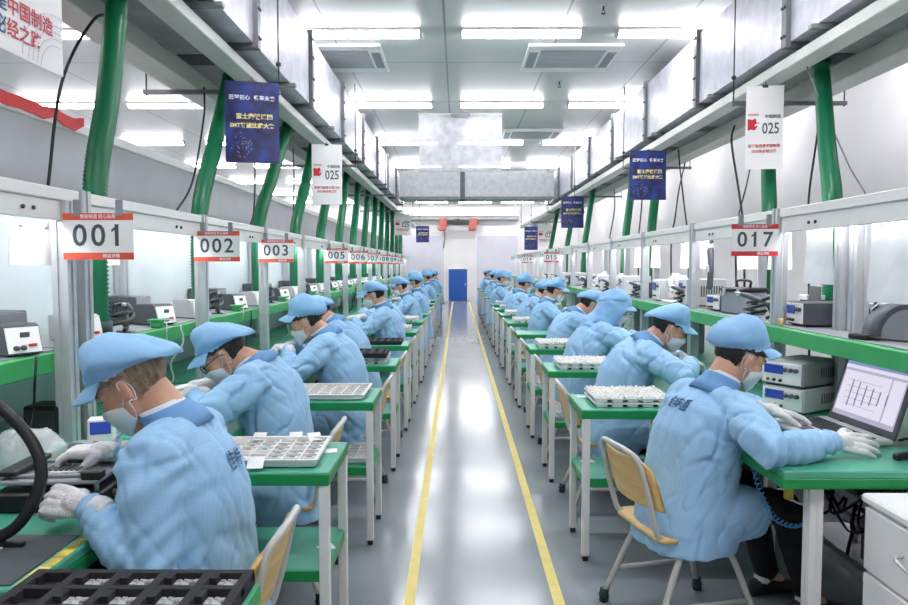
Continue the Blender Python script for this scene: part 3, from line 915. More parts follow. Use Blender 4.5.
def hair_mesh(mt):
    def inside(p):
        if abs(p.y) > .083 or (abs(p.y) > .070 and -.034 < p.x < .012 and -.050 < p.z < .022): return -1
        if p.x > .02: return (p.z-.062-max(0, .06-p.x)*.0)*10 if p.x > .05 else (p.z-.03)*10
        if p.x > -.03: return (p.z-.012)*10 if p.x > .0 else (p.z+.0+p.x*.6)*10
        return (p.z+.066-max(0, abs(p.y)-.045)*.5)*10
    keep = {}; vs = []; fs = []
    co = [v.co for v in HEAD.vertices]; no = [v.normal for v in HEAD.vertices]
    val = [inside(p) for p in co]
    for f in HEAD.polygons:
        if all(val[i] > 0 for i in f.vertices):
            q = []
            for i in f.vertices:
                if i not in keep:
                    keep[i] = len(vs); t = min(1, val[i]/.12)
                    n_ = noise.noise(V((co[i].x*70, co[i].y*70, co[i].z*25)))
                    vs.append(co[i]+no[i]*(.0015+(.0085+.0045*n_)*t))
                q.append(keep[i])
            fs.append(tuple(q))
    return MB().add(vs, fs, None, True).mesh('hair', mt)
HAIR, HAIR_L = hair_mesh('hair'), hair_mesh('hair_light')

def cap_mesh(kind, seed):
    """soft work cap worn on the back of the head: band, puffed crown, short visor"""
    n = 56
    back = {'long': 1.0, 'round': .35, 'flat': .7}[kind]; puff = {'long': .98, 'round': .95, 'flat': .97}[kind]; hi = {'long': 1.0, 'round': 1.12, 'flat': .82}[kind]
    spec = [(.030, 0., .100, .0835), (.044, 0, .1035, .087), (.054, -.002, .108, .092), (.062, -.006, .117*puff, .103*puff), (.078, -.010, .126*puff, .114*puff),
            (.100, -.012, .127*puff, .116*puff), (.122, -.012, .119*puff, .108*puff), (.140, -.010, .101*puff, .090*puff), (.153, -.006, .074, .064), (.160, -.003, .042, .036), (.162, -.002, .012, .010)]
    T = Matrix.Translation((-.01, 0, .03)) @ Matrix.Rotation(math.radians({'long': -13, 'round': -27, 'flat': -17}[kind]), 4, 'Y') @ Matrix.Translation((.01, 0, -.03))
    rings = []
    for i, (z, cx, rx, ry) in enumerate(spec):
        w = min(1, max(0, (i-1)/3)); r = []
        if i > 2: z = .054+(z-.054)*hi
        for j in range(n):
            a = 2*PI*j/n; x = math.cos(a)*rx; y = math.sin(a)*ry
            x *= 1+.30*back*w if x < 0 else 1-.17*w
            px = cx+x-.004; pz = z-.42*max(0, -px-.005)*back*w*min(1, (z-.03)/.07)
            q = V((px, y, pz))
            if i >= 2:
                d = noise.noise(q*15+V((seed, 0, 0)))*.010+noise.noise(q*36+V((seed*3, 1, 0)))*.005
                d += .0035*math.sin(a*15+seed)*max(0, 1-abs(i-3)/2.2)
                dirv = V((x, y, .03)).normalized(); q += dirv*d*(1 if i < 8 else .4); q.z += d*.6
            r.append(T @ q)
        rings.append(r)
    b = MB().loft(rings)
    c = sum(rings[0], V())/n
    inner = [[c+(p-c)*.97+V((0, 0, .001)) for p in rings[0]], [c+(p-c)*.93+V((0, 0, .02)) for p in rings[0]]]
    b.loft([rings[0]]+inner, None, True, False)
    cap = b.mesh('cap', 'cap_blue')
    v = MB(); N = 18
    def pt(u, w, o):
        a = math.radians(-72+144*u); L = .058*math.cos(a*.98)**.6
        x = math.cos(a)*.100+w*L-.004; y = math.sin(a)*(.085+.008*w)
        return T @ V((x, y, .042-.014*w*w-.016*w-.010*abs(math.sin(a))**2*w+o))
    tp = [[pt(i/N, j/6, .0025) for j in range(7)] for i in range(N+1)]; bt = [[pt(i/N, j/6, -.0025) for j in range(7)] for i in range(N+1)]
    v.loft([t_+b_[::-1] for t_, b_ in zip(tp, bt)])
    return cap, v.mesh('visor', 'cap_blue')
CAPS = {k: cap_mesh(k, s) for k, s in (('long', 1.), ('round', 5.3), ('flat', 9.1))}

def hood_mesh():
    b = MB()
    b.ball((-.02, 0, .02), (.135, .112, .135), 28, 18)
    b.limb([(-.03, 0, -.02), (-.05, 0, -.12), (-.075, 0, -.20)], [.11, .105, .125], 22)
    b.ball((-.08, 0, -.20), (.11, .165, .05), 20, 12)
    me = voxel(b, .009, 6)
    displace(me, lambda p, n: p+n*(noise.noise(p*14)*.009+noise.noise(p*34)*.003))
    bm = bmesh.new(); bm.from_mesh(me)
    kill = [f for f in bm.faces if f.calc_center_median().x > .055 and f.calc_center_median().z < .055 and abs(f.calc_center_median().y) < .085 and f.calc_center_median().z > -.16]
    bmesh.ops.delete(bm, geom=kill, context='FACES')
    bm.to_mesh(me); bm.free()
    for p in me.polygons: p.use_smooth = True
    me.materials.append(MATS['cap_blue']); me.name = 'hood'
    return me
HOOD = hood_mesh()

def eye_mesh():
    b = MB()
    b.ball((0, 0, 0), .0125, 16, 10, 'eye_white')
    b.ball((.0068, 0, 0), (.0065, .0062, .0062), 12, 8, 'eye_dark')
    return b.mesh('eye', 'eye_white')
EYE_ME = eye_mesh()
def brow_mesh():
    b = MB()
    for s in (-1, 1):
        pts = [cast(s*math.radians(a), .028+dz, .001) for a, dz in ((8, -.002), (18, .004), (30, .003), (40, -.004))]
        b.tube(catmull(pts, 4), [.0022+.0014*math.sin(PI*k/12) for k in range(13)], 6)
        lid = [cast(s*math.radians(a), .004+dz, .0012) for a, dz in ((12, 0), (22, .005), (32, .001))]
        b.tube(catmull(lid, 4), .0013, 6)
    return b.mesh('eyebrows', 'brow')
BROW = brow_mesh()
def glasses_mesh():
    b = MB()
    for s in (-1, 1):
        c = V((.098, s*.034, .002))
        b.tube([c+V((-.006*abs(math.sin(a))*0-.10*(math.cos(a)*.027)**2*20*0, math.cos(a)*.027*1., math.sin(a)*.019)) for a in [2*PI*k/20 for k in range(20)]], .0022, 6, None, True, True, None, False, True)
        b.tube(catmull([(.098, s*.060, .006), (.07, s*.077, .008), (.0, s*.092, .010), (-.03, s*.086, -.004)], 4), .0022, 6)
    b.tube(catmull([(.098, -.008, .005), (.101, 0, .008), (.098, .008, .005)], 4), .002, 6)
    return b.mesh('glasses', 'black')
GLASSES = glasses_mesh()

# gloves: wrist at origin, +x to the fingers, +z back of the hand, thumb on +y (right hand, palm down)
def glove_mesh(curl, spread, thumb, left):
    b = MB(); sy = -1 if left else 1
    Y = lambda p: V((p[0], p[1]*sy, p[2]))
    b.limb([Y((-.055, 0, 0)), Y((-.01, 0, 0)), Y((.02, .002, 0))], [.031, .027, .028], 16)
    for y, r in ((-.028, .0135), (-.010, .0150), (.010, .0150), (.028, .0140)):
        b.limb([Y((.012, y*.6, -.001)), Y((.05, y*.95, 0)), Y((.086, y*1.05, 0))], [.0165, r*1.02, r*.86], 12)
    roots = [(.084, -.031, -.001), (.090, -.011, .001), (.090, .011, .001), (.086, .031, 0)]
    lens = [(.027, .019, .016), (.034, .023, .018), (.037, .025, .019), (.033, .022, .018)]
    for i, (rt, ls) in enumerate(zip(roots, lens)):
        c = curl[i]; ang = 0; az = (i-1.5)*spread; p = V(rt); pts = [p-V((.012, 0, 0)), p]
        for k, l in enumerate(ls):
            ang += c*(.75, 1.0, .65)[k]
            p = p+V((math.cos(ang)*math.cos(az), math.sin(az)*math.cos(ang), -math.sin(ang)))*l; pts.append(p)
        r0 = (.0088, .0096, .0098, .0094)[i]
        b.limb([Y(q) for q in pts], [r0*1.08, r0*1.08, r0, r0*.94, r0*.84], 12)
    a, d = thumb
    p0 = V((.018, .026, -.006)); d1 = V((math.cos(a)*math.cos(d), math.sin(a)*math.cos(d), -math.sin(d)))
    p1 = p0+d1*.044; d2 = V((math.cos(a-.5)*math.cos(d+.25), math.sin(a-.5)*math.cos(d+.25), -math.sin(d+.25)))
    p2 = p1+d2*.032; p3 = p2+d2*.022
    b.limb([Y(q) for q in (p0, p1, p2, p3)], [.0165, .0125, .0112, .0095], 12)
    me = voxel(b, .0030, 3)
    displace(me, lambda p, n: p+n*((.0012*math.sin(p.x*900) if p.x < .01 else 0)+noise.noise(p*90)*.0009))
    me.materials.append(MATS['glove']); me.name = 'glove'
    return me
GRIP = {l: glove_mesh((.75, .7, .62, .45), .05, (.55, .55), l) for l in (0, 1)}
FLAT = {l: glove_mesh((.34, .28, .26, .30), .10, (.75, .25), l) for l in (0, 1)}
FIST = {l: glove_mesh((.95, .95, .9, .85), .03, (.35, .75), l) for l in (0, 1)}
HANDS = {'grip': GRIP, 'flat': FLAT, 'fist': FIST}

def elbow(S, W, hint, a=.285, b=.262):
    d = W-S; L = min(d.length, (a+b)*.985); u = d.normalized()
    if d.length > L: W = S+u*L
    x = (a*a-b*b+L*L)/(2*L); h = math.sqrt(max(1e-6, a*a-x*x))
    k = V(hint); k = (k-u*k.dot(u)).normalized()
    return S+u*x+k*h, W

def ell_ring(c, tang, rx, ry, n=28, sq=2.3):
    t = V(tang).normalized(); y = V((0, 1, 0)); x = y.cross(t).normalized()
    out = []
    for j in range(n):
        a = 2*PI*j/n; ca, sa = math.cos(a), math.sin(a)
        out.append(V(c)+x*(math.copysign(abs(ca)**(2/sq), ca)*rx)+y*(math.copysign(abs(sa)**(2/sq), sa)*ry))
    return out

LEG_POSE = {'std': (((.0, .095, .505), (.39, .125, .50), (.40, .135, .10)), ((.0, -.095, .505), (.40, -.12, .50), (.33, -.13, .10))),
            'reach': (((.0, .10, .505), (.36, .13, .49), (.46, .12, .11)), ((.0, -.10, .505), (.37, -.11, .475), (.49, -.10, .105)))}
def trouser_mesh(k):
    b = MB(); out = []
    for h, kn, an in LEG_POSE[k]:
        b.limb([h, V(h).lerp(V(kn), .5), kn, V(kn).lerp(V(an), .12), V(kn).lerp(V(an), .5), V(an)+V((0, 0, .005))], [.098, .086, .068, .070, .062, .054], 18)
    b.ball((0, 0, .505), (.13, .175, .085), 20, 12)
    me = voxel(b, .010, 5)
    displace(me, lambda p, n: p+n*(noise.noise(p*11)*.007+noise.noise(p*27)*.003))
    me.materials.append(MATS['trouser']); me.name = 'trousers'
    shoes = []
    for h, kn, an in LEG_POSE[k]:
        s = MB(); ax, ay = an[0], an[1]; rings = []
        for x, w, z in ((-.075, .012, .045), (-.068, .028, .07), (-.03, .038, .088), (.02, .040, .082), (.08, .046, .062), (.13, .046, .05), (.17, .036, .04), (.19, .012, .025)):
            rings.append([(ax+x, ay+math.cos(a)*w, max(.004, z/2+math.sin(a)*z/2)) for a in [2*PI*q/16 for q in range(16)]])
        s.loft(rings, 'shoe')
        s.limb([(ax-.02, ay, .06), (an[0], an[1], .13)], [.036, .036], 12, 'sock')
        shoes.append(s.mesh('shoe', 'shoe'))
    return me, shoes
TROUSERS = {k: trouser_mesh(k) for k in LEG_POSE}

def pose(lean=18, nod=30, turn=0, wl=(.34, .13, .86), wr=(.34, -.13, .86), hl='grip', hr='grip', hintl=(-.3, .6, -1), hintr=(-.3, -.6, -1), legs='std',
         vox=.011, roll=0, slump=1., dirl=None, dirr=None, hunch=0., spine=1., amp=1.2):
    r = math.radians
    P = V((-.02, 0, .50))
    C = P+V((math.sin(r(lean*.75)), 0, math.cos(r(lean*.75))))*.30*spine
    N = C+V((math.sin(r(lean*1.45)), 0, math.cos(r(lean*1.45))))*.235*spine
    hn = lean*1.1+14+hunch
    HM = Matrix.Translation(N+V((math.sin(r(hn)), 0, math.cos(r(hn))))*.165) @ Matrix.Rotation(r(turn), 4, 'Z') @ Matrix.Rotation(r(nod), 4, 'Y') @ Matrix.Rotation(r(roll), 4, 'X')
    tN = V((math.sin(r(lean*1.45)), 0, math.cos(r(lean*1.45))))
    sh = {}
    for s in (-1, 1):
        S = N-tN*.065+V((.012, s*.172, -.01))
        W = V(wl if s > 0 else wr); E, W = elbow(S, W, hintl if s > 0 else hintr)
        sh[s] = (S, E, W)
    # --- body: one continuous skin
    b = MB(); head_prims(b, HM, 22 if vox < .009 else 16)
    nk = HM @ V((-.022, 0, -.055))
    b.limb([N-tN*.05, N+(nk-N)*.4, nk], [.062, .054, .055], 18)
    b.limb([HM @ V((-.04, 0, -.03)), N-tN*.02], [.052, .06], 16)
    b.loft([ell_ring(P, (0, 0, 1), .10, .14), ell_ring(C, C-P, .095, .135), ell_ring(N-tN*.09, tN, .075, .13), ell_ring(N, tN, .05, .05)])
    b.ball(P, (.11, .15, .10), 18, 12)
    for s in (-1, 1):
        S, E, W = sh[s]
        b.limb([S, E, W], [.048, .036, .026], 14)
        b.limb([S, N-tN*.05], [.048, .05], 14)
        h, kn, an = LEG_POSE[legs][0 if s > 0 else 1]
        b.limb([h, kn, V(an)+V((0, 0, -.02)), V(an)+V((.06, 0, -.05))], [.075, .052, .034, .028], 14)
    body = voxel(b, min(vox, .0085), 3)
    body.materials.append(MATS['skin']); body.name = 'body'
    # --- smock
    b = MB()
    c0 = P+V((-.015, 0, -.16)); c1 = P+V((-.005, 0, -.06))
    rg = [ell_ring(c0, (0, 0, 1), .185, .225), ell_ring(P+V((0, 0, -.115)), (0, 0, 1), .186, .228), ell_ring(c1, (0, 0, 1), .175, .222), ell_ring(P.lerp(C, .30), C-P, .152, .205),
          ell_ring(P.lerp(C, .7), C-P, .150, .208), ell_ring(C, tN+(C-P).normalized(), .150, .208), ell_ring(C.lerp(N, .5), tN, .132, .200), ell_ring(N-tN*.055, tN, .100, .155),
          ell_ring(N-tN*.015, tN, .074, .09), ell_ring(N+tN*.02, tN, .062, .064)]
    b.loft(rg)
    for s in (-1, 1):
        S, E, W = sh[s]; F = W-(W-E).normalized()*.012
        b.limb([N-tN*.06+V((0, s*.08, 0)), S, S.lerp(E, .25), S.lerp(E, .6), E, E.lerp(F, .4), E.lerp(F, .8), F], [.078, .083, .080, .071, .065, .058, .048, .038], 20)
        h, kn, an = LEG_POSE[legs][0 if s > 0 else 1]
        b.limb([V(h)+V((-.03, 0, -.03)), V(h).lerp(V(kn), .45)+V((0, s*.01, -.02))], [.125, .108], 18)
    sv = max(vox, .0085)
    smock = voxel(b, sv, 7)
    sd = lean*1.7+nod
    def fold(p, n_):
        def fam(dv, fa, fp, sx):
            dv = V(dv).normalized(); t = p.dot(dv); return noise.noise((p-dv*t)*fp+dv*(t*fa)+V((sx, sd, sx*2)))
        n1, n2, n3 = fam((.15, .55, .8), 1.6, 8., 1.), fam((.15, -.6, .8), 1.6, 8.5, 7.), fam((.5, .1, .5), 2.5, 17., 13.)
        m1 = min(1, max(0, noise.noise(p*3.2+V((3, sd, 0)))*2.2+.45)); m2 = min(1, max(0, noise.noise(p*3.2+V((9, sd, 5)))*2.2+.45))
        d = .004+.007*noise.noise(p*4.5+V((sd, 2, 0)))-.011*math.exp(-(n1/.075)**2)*m1-.010*math.exp(-(n2/.075)**2)*m2-.003*math.exp(-(n3/.12)**2)
        for s in (-1, 1):
            S, E, W = sh[s]
            e = (p-E).length
            if e < .17:
                ax = (W-E).normalized(); t = (p-E).dot(ax); ph = noise.noise(p*9)*3
                d += .0075*math.sin(t*150+ph)*(1-e/.17)
            w_ = (p-W).length
            if w_ < .14: d += .005*math.sin((p-W).dot((W-E).normalized())*190+noise.noise(p*12)*2)*(1-w_/.14)
            k = (p-S).length
            if k < .20 and p.z < S.z+.02:
                t = (p-S).dot(V((.5, 0, .86))); d += .0065*math.sin(t*95+noise.noise(p*8)*3)*(1-k/.20)
        if p.z < .42: d += .006*math.sin(math.atan2(p.y, p.x)*9+noise.noise(p*6)*2)*min(1, (.42-p.z)/.1)
        if p.z < .42: d *= .45
        return p+n_*(d*amp)
    displace(smock, fold)
    smock.materials.append(MATS['smock']); smock.name = 'smock'
    for me in (smock, body):
        for f in me.polygons: f.use_smooth = True
    # collar and shirt collar, cuffs
    def ringstrip(specs, th=.006):
        mb = MB(); o = []
        for cc, rx, ry in specs: o.append(ell_ring(cc, tN*.8+(nk-N).normalized()*.4, rx, ry, 28, 2.))
        i_ = [[p+(V(cc)-p).normalized()*th for p in ring] for ring, (cc, rx, ry) in zip(o, specs)]
        mb.loft(o+i_[::-1]+[o[0]], None, True, False)
        return mb
    collar = ringstrip([(N-tN*.035, .096, .112), (N.lerp(nk, .05), .080, .088), (N.lerp(nk, .40), .073, .075), (N.lerp(nk, .52), .0745, .077)]).mesh('collar', 'collar_blue')
    shirt = ringstrip([(N.lerp(nk, .2), .067, .069), (N.lerp(nk, .66), .0645, .066)], .004).mesh('shirt_collar', 'shirt_white')
    return dict(body=body, smock=smock, collar=collar, shirt=shirt, HM=HM, sh=sh, hl=hl, hr=hr, legs=legs, dirl=dirl, dirr=dirr, nk=nk, N=N)

def hand_matrix(E, W, d, up):
    x = V(d) if d is not None else (W-E)
    R = frame_from(x, up).to_4x4()
    return Matrix.Translation(W+V(x).normalized()*.022) @ R @ Matrix.Scale(1.10, 4)

def back_text(pz, body, size, at, rotz=0):
    """characters printed on the back of the smock, laid on the cloth"""
    bv = bvh_of(pz['smock']); v, f = text_geo(body, size, .0006)
    out = []
    for p in v:
        c, s = math.cos(rotz), math.sin(rotz)
        y = -(p.x*c-p.y*s)+at[0]; z = p.x*s+p.y*c+at[1]
        h = bv.ray_cast(V((-1, y, z)), V((1, 0, 0)))
        out.append((h[0]+V((-.0042, 0, 0))) if h[0] is not None else V((-.1, y, z)))
    return MB().add(out, f).mesh('printed_characters', 'ink_blue', False)

def person(pz, label, loc, rotz, cap='long', group=None, hair=HAIR, glasses=False, mask=True, text=None, up_l=(0, 0, 1), up_r=(0, 0, 1), hood=False):
    t = obj('person', pz['body'], None, loc, rotz); tag(t, label, 'person', group)
    sm = obj('smock', pz['smock'], t)
    obj('collar', pz['collar'], sm); obj('shirt_collar', pz['shirt'], sm)
    if text is not None: obj('printed_characters', text, sm)
    tr, shoes = TROUSERS[pz['legs']]
    obj('trousers', tr, t)
    for s in shoes: obj('shoe', s, t)
    HM = pz['HM']
    obj('hair', hair, t, M=HM)
    if hood:
        obj('hood', HOOD, t, M=HM)
    c, v = CAPS[cap]
    co = obj('cap', c, t, M=HM); obj('visor', v, co)
    obj('eyebrows', BROW, t, M=HM)
    for s in (-1, 1): obj('eye', EYE_ME, t, M=HM @ Matrix.Translation(cast(s*math.radians(24), -.002, -.0095)) @ Matrix.Rotation(.35, 4, 'Y'))
    if mask:
        mo = obj('face_mask', MASK, t, M=HM)
        for st in STRAPS: obj('strap', st, mo)
    if glasses: obj('glasses', GLASSES, t, M=HM)
    for s, hk, dr, up in ((1, pz['hl'], pz['dirl'], up_l), (-1, pz['hr'], pz['dirr'], up_r)):
        S, E, W = pz['sh'][s]
        if dr is None: dr = (W-E).normalized()+V((.25, 0, -.45))
        obj('glove', HANDS[hk][1 if s > 0 else 0], t, M=hand_matrix(E, W, dr, up))
    return t

def local(w, base, rot):
    d = V(w)-V(base); c, s = math.cos(-rot), math.sin(-rot)
    return V((d.x*c-d.y*s, d.x*s+d.y*c, d.z))
# ------------------------------------------------------------------ the cast
LP = [1.95, 3.12, 4.38, 5.62, 6.85, 8.10, 9.40]+[10.7+1.3*k for k in range(8)]
RP = [2.85, 4.20, 5.40, 6.62, 7.92, 9.28, 10.6]+[11.9+1.3*k for k in range(8)]
LB, RB = -.79, .80

pA = pose(lean=6, spine=.965, nod=36, turn=3, wl=(.19, .205, .835), wr=(.29, -.14, .885), hl='fist', hr='fist', hintl=(-.5, .35, -.9), hintr=(-.3, -.7, -.8), vox=.0062, amp=1.35, hunch=34,
          dirl=(.96, -.25, .08), dirr=(.95, .15, .05))
pB_rot = math.radians(14)
bB = V((RB+.055, RP[0]-.05, 0))
pB = pose(lean=15, spine=.88, nod=26, turn=-6, wl=local((1.20, 2.93, .845), bB, pB_rot), wr=local((1.25, 2.47, .822), bB, pB_rot), hl='flat', hr='flat', hintl=(-.2, .8, .0), hintr=(-.35, -.8, -.22),
          vox=.0062, amp=1.35, legs='reach', dirl=(.95, -.3, -.2), dirr=(1, -.12, -.12), hunch=14)
pC = pose(lean=11, nod=38, turn=6, wl=(.34, .10, .89), wr=(.38, -.14, .89), hl='grip', hr='grip', vox=.0085, hunch=56, dirl=(.9, -.35, -.1), dirr=(.9, .3, -.1), hintl=(-.2, .9, -.3), hintr=(-.2, -.9, -.3))
pD = pose(lean=13, nod=26, turn=2, wl=(.33, .13, .93), wr=(.36, -.10, .93), vox=.0085, hunch=36, hintl=(-.3, .8, -.5), hintr=(-.3, -.8, -.5))
pE = pose(lean=21, nod=28, turn=-4, wl=(.42, .10, .885), wr=(.41, -.15, .885), vox=.0085, hunch=26, hintl=(-.35, .9, -.2), hintr=(-.35, -.9, -.2))
pH = pose(lean=19, nod=26, turn=-14, wl=(.38, .13, .92), wr=(.36, -.14, .92), vox=.010, hunch=14, hintl=(-.35, .9, -.2), hintr=(-.35, -.9, -.2))
pF = pose(lean=8, nod=18, turn=0, wl=(.32, .14, .93), wr=(.32, -.14, .93), vox=.012, hunch=18, hintl=(-.4, .8, -.5), hintr=(-.4, -.8, -.5))
pG = pose(lean=19, nod=30, turn=12, wl=(.37, .15, .93), wr=(.34, -.12, .93), vox=.012, hunch=28, hintl=(-.35, .9, -.2), hintr=(-.35, -.9, -.2))
pK = pose(lean=6, nod=12, turn=-6, wl=(.30, .14, .93), wr=(.32, -.14, .93), vox=.012, hintl=(-.4, .8, -.5), hintr=(-.4, -.8, -.5))

tA = back_text(pA, '佳特', .055, (.0, .90), -.05)
tB = back_text(pB, '佳特通', .045, (.0, .895), .0)

GL, GR = 'seated workers of the left row', 'seated workers of the right row'
person(pA, 'nearest worker on the left, blue smock and cap, gloved hands at a fixture', (LB-.045, LP[0], 0), PI, 'long', GL, HAIR_L, text=tA, up_l=(-.1, .75, .65))
person(pC, 'second worker on the left, blue smock, wearing black-rimmed glasses and mask', (LB-.095, LP[1], 0), PI+.06, 'long', GL, glasses=True)
person(pD, 'third worker on the left, blue smock and round cap, dark hair at the nape', (LB, LP[2], 0), PI-.03, 'round', GL)
person(pE, 'fourth worker on the left, half hidden behind the third, in blue smock and cap', (LB-.10, LP[3], 0), PI, 'flat', GL)
person(pF, 'fifth worker on the left, sitting upright in blue smock beside a black tray table', (LB+.04, LP[4], 0), PI-.05, 'flat', GL)
person(pG, 'sixth worker on the left, leaning forward in blue smock and cap', (LB, LP[5], 0), PI, 'round', GL)
person(pF, 'seventh worker on the left, upright in blue smock and flat blue cap', (LB+.08, LP[6], 0), PI+.1, 'flat', GL)
seqL = [pK, pG, pF, pK, pD, pK, pF, pK]
for k, p in enumerate(seqL):
    person(p, '%s worker on the left, small and far away in blue smock and cap' % ORD[7+k], (LB+(.12 if p is pK else .02), LP[7+k], 0), PI+.07*math.sin(k*2), ('round', 'flat', 'long')[k % 3], GL)

person(pB, 'nearest worker on the right, seen from behind in blue smock, gloved hand at the laptop', bB, pB_rot, 'round', GR, text=tB, up_r=(0, -.75, .66), up_l=(0, .2, 1))
person(pE, 'second worker on the right, blue smock, leaning over the bench with mask on', (RB+.06, RP[1], 0), -.04, 'long', GR)
person(pH, 'third worker on the right, wearing a light blue hood that covers the neck', (RB+.06, RP[2], 0), .16, 'flat', GR, hood=True)
person(pG, 'fourth worker on the right, blue smock, cap turned behind the hooded worker', (RB+.06, RP[3], 0), 0, 'flat', GR)
person(pF, 'fifth worker on the right, upright in blue smock with cap and mask in profile', (RB+.06, RP[4], 0), 0, 'long', GR)
person(pD, 'sixth worker on the right, blue smock, bent beside the upright worker', (RB+.02, RP[5], 0), 0, 'round', GR)
person(pF, 'seventh worker on the right, blue smock and round cap, upright', (RB-.02, RP[6], 0), .25, 'round', GR)
seqR = [pG, pK, pF, pK, pD, pG, pK, pF]
for k, p in enumerate(seqR):
    person(p, '%s worker on the right, small and far away in blue smock and cap' % ORD[7+k], (RB-(.14 if p is pK else .04), RP[7+k], 0), .08*math.sin(k*2+1), ('flat', 'round', 'long')[k % 3], GR)

# one chair under each worker
for i, y in enumerate(LP):
    lab = 'wooden chair with grey tube frame under the %s worker of the left row' % ORD[i]
    if i == 0: ch0['label'] = lab; ch0.location = (LB-.045, y-.04, 0); ch0.rotation_euler = (0, 0, PI)
    else: dup(ch0, lab, (LB-(.10 if i == 1 else 0), y, 0), PI)
for i, y in enumerate(RP):
    dup(ch0, 'wooden chair with grey tube frame under the %s worker of the right row' % ORD[i], (RB+(.01 if i == 0 else 0), y-(.045 if i == 0 else 0), 0), pB_rot if i == 0 else 0)
# ------------------------------------------------------------------ station signs
XZ = lambda x, y, z, rz=0.: Matrix.Translation((x, y, z)) @ Matrix.Rotation(rz, 4, 'Z') @ Matrix.Rotation(PI/2, 4, 'X')
def sign(num, x, y, z, w, h, lab, rz=0, red='sign_red'):
    t = thing('station_sign', lab, 'sign', (x, y, z), rz, 'numbered station signs')
    b = MB(); b.box(-w/2, w/2, 0, .004, -h/2, h/2, .001, 'paper')
    hb = h*.15
    b.box(-w/2, w/2, -.0006, .0, -h/2, -h/2+hb, 0, red).box(-w/2, w/2, -.0006, 0, h/2-hb, h/2, 0, red)
    for k, ch in enumerate(num):
        cx = (k-1)*h*.40
        b.text(ch, h*.66, XZ(cx, -.0008, 0), 'ink', .0016)
        if ch == '1':
            a = h*.66
            b.add([(cx-.002, -.0009, a*.345), (cx-.002, -.0009, a*.23), (cx-a*.17, -.0009, a*.14), (cx-a*.17, -.0009, a*.225)], [(0, 1, 2, 3)], 'ink')
    b.text('智能制造 匠心品质', hb*.62, XZ(0, -.0012, h/2-hb/2), 'ink_white', .0002)
    b.text('精益求精', hb*.62, XZ(w*.18, -.0012, -h/2+hb/2), 'ink_white', .0002)
    b.build('printed_board', 'paper', t, None)
    for e in (-1, 1): MB().box(e*w*.3-.012, e*w*.3+.012, -.004, .010, h/2-.01, h/2+.05, .002).build('hanger_clip', 'mid_grey', t)
for num, y in (('001', 2.60), ('002', 3.98), ('003', 5.28), ('005', 7.9), ('006', 9.6), ('007', 11.2), ('008', 12.9), ('009', 14.5), ('010', 16.1)):
    sign(num, -1.455 if num != '001' else -1.42, y, 1.556, .262, .172, 'white sign with red stripes reading %s on the left row' % num)
for num, y in (('017', 3.545), ('015', 11.3), ('014', 15.2)):
    sign(num, 1.41 if num == '017' else 1.42, y, 1.575, .236, .160, 'white sign with red stripes reading %s on the right row' % num, 0, 'red')

# ------------------------------------------------------------------ posters hung overhead
def navy_poster(x, y, ztop, w, h, rz, lab):
    t = thing('hanging_poster', lab, 'poster', (x, y, ztop), rz, 'posters hung along the ducts')
    def fn(u, v, o=0.): return ((u-.5)*w, .012*math.sin(v*3+u)*v+.010*(u-.5)**2*4+o, -h*v)
    b = MB(); b.grid(lambda u, v: fn(u, v), 10, 12, 'poster_navy').grid(lambda u, v: fn(u, v, .002), 10, 12, 'paper')
    def put(s, size, xx, v, m, bold):
        bb = MB(); bb.text(s, size, Matrix.Identity(4), m, bold)
        pts = [V(fn(p.x/w+.5+xx, v-p.y/h, -.002)) for p in bb.v]
        b.add(pts, bb.f, m)
    k = w/.42
    put('匠梦初心', .041*k, -.23, .20, 'ink_white', .0008); put('畅享未来', .041*k, .23, .20, 'ink_white', .0008)
    put('富士康快速网', .048*k, .04, .43, 'ink_yellow', .0014); put('SMT技能比武大赛', .0445*k, 0, .54, 'ink_yellow', .0014)
    rnd = random.Random(5)
    for i in range(46):
        a = rnd.random()*6.28; q = rnd.random()**.6*.2; u = .3+q*math.cos(a)*.95; v = .78+q*math.sin(a)*.8
        if not (.03 < u < .97 and .6 < v < .97): continue
        s = .0018+.003*rnd.random()
        c = V(fn(u, v, -.0022)); b.add([c+V((-s, 0, 0)), c+V((0, 0, -s)), c+V((s, 0, 0)), c+V((0, 0, s))], [(0, 1, 2, 3)], 'ink_lilac')
    b.build('printed_sheet', 'poster_navy', t, normals=False)
    MB().cyl((0, 0, .0), (0, 0, .03), .0025, 6).box(-.02, .02, -.006, .006, -.015, .008, .002).build('clip', 'steel_dark', t)
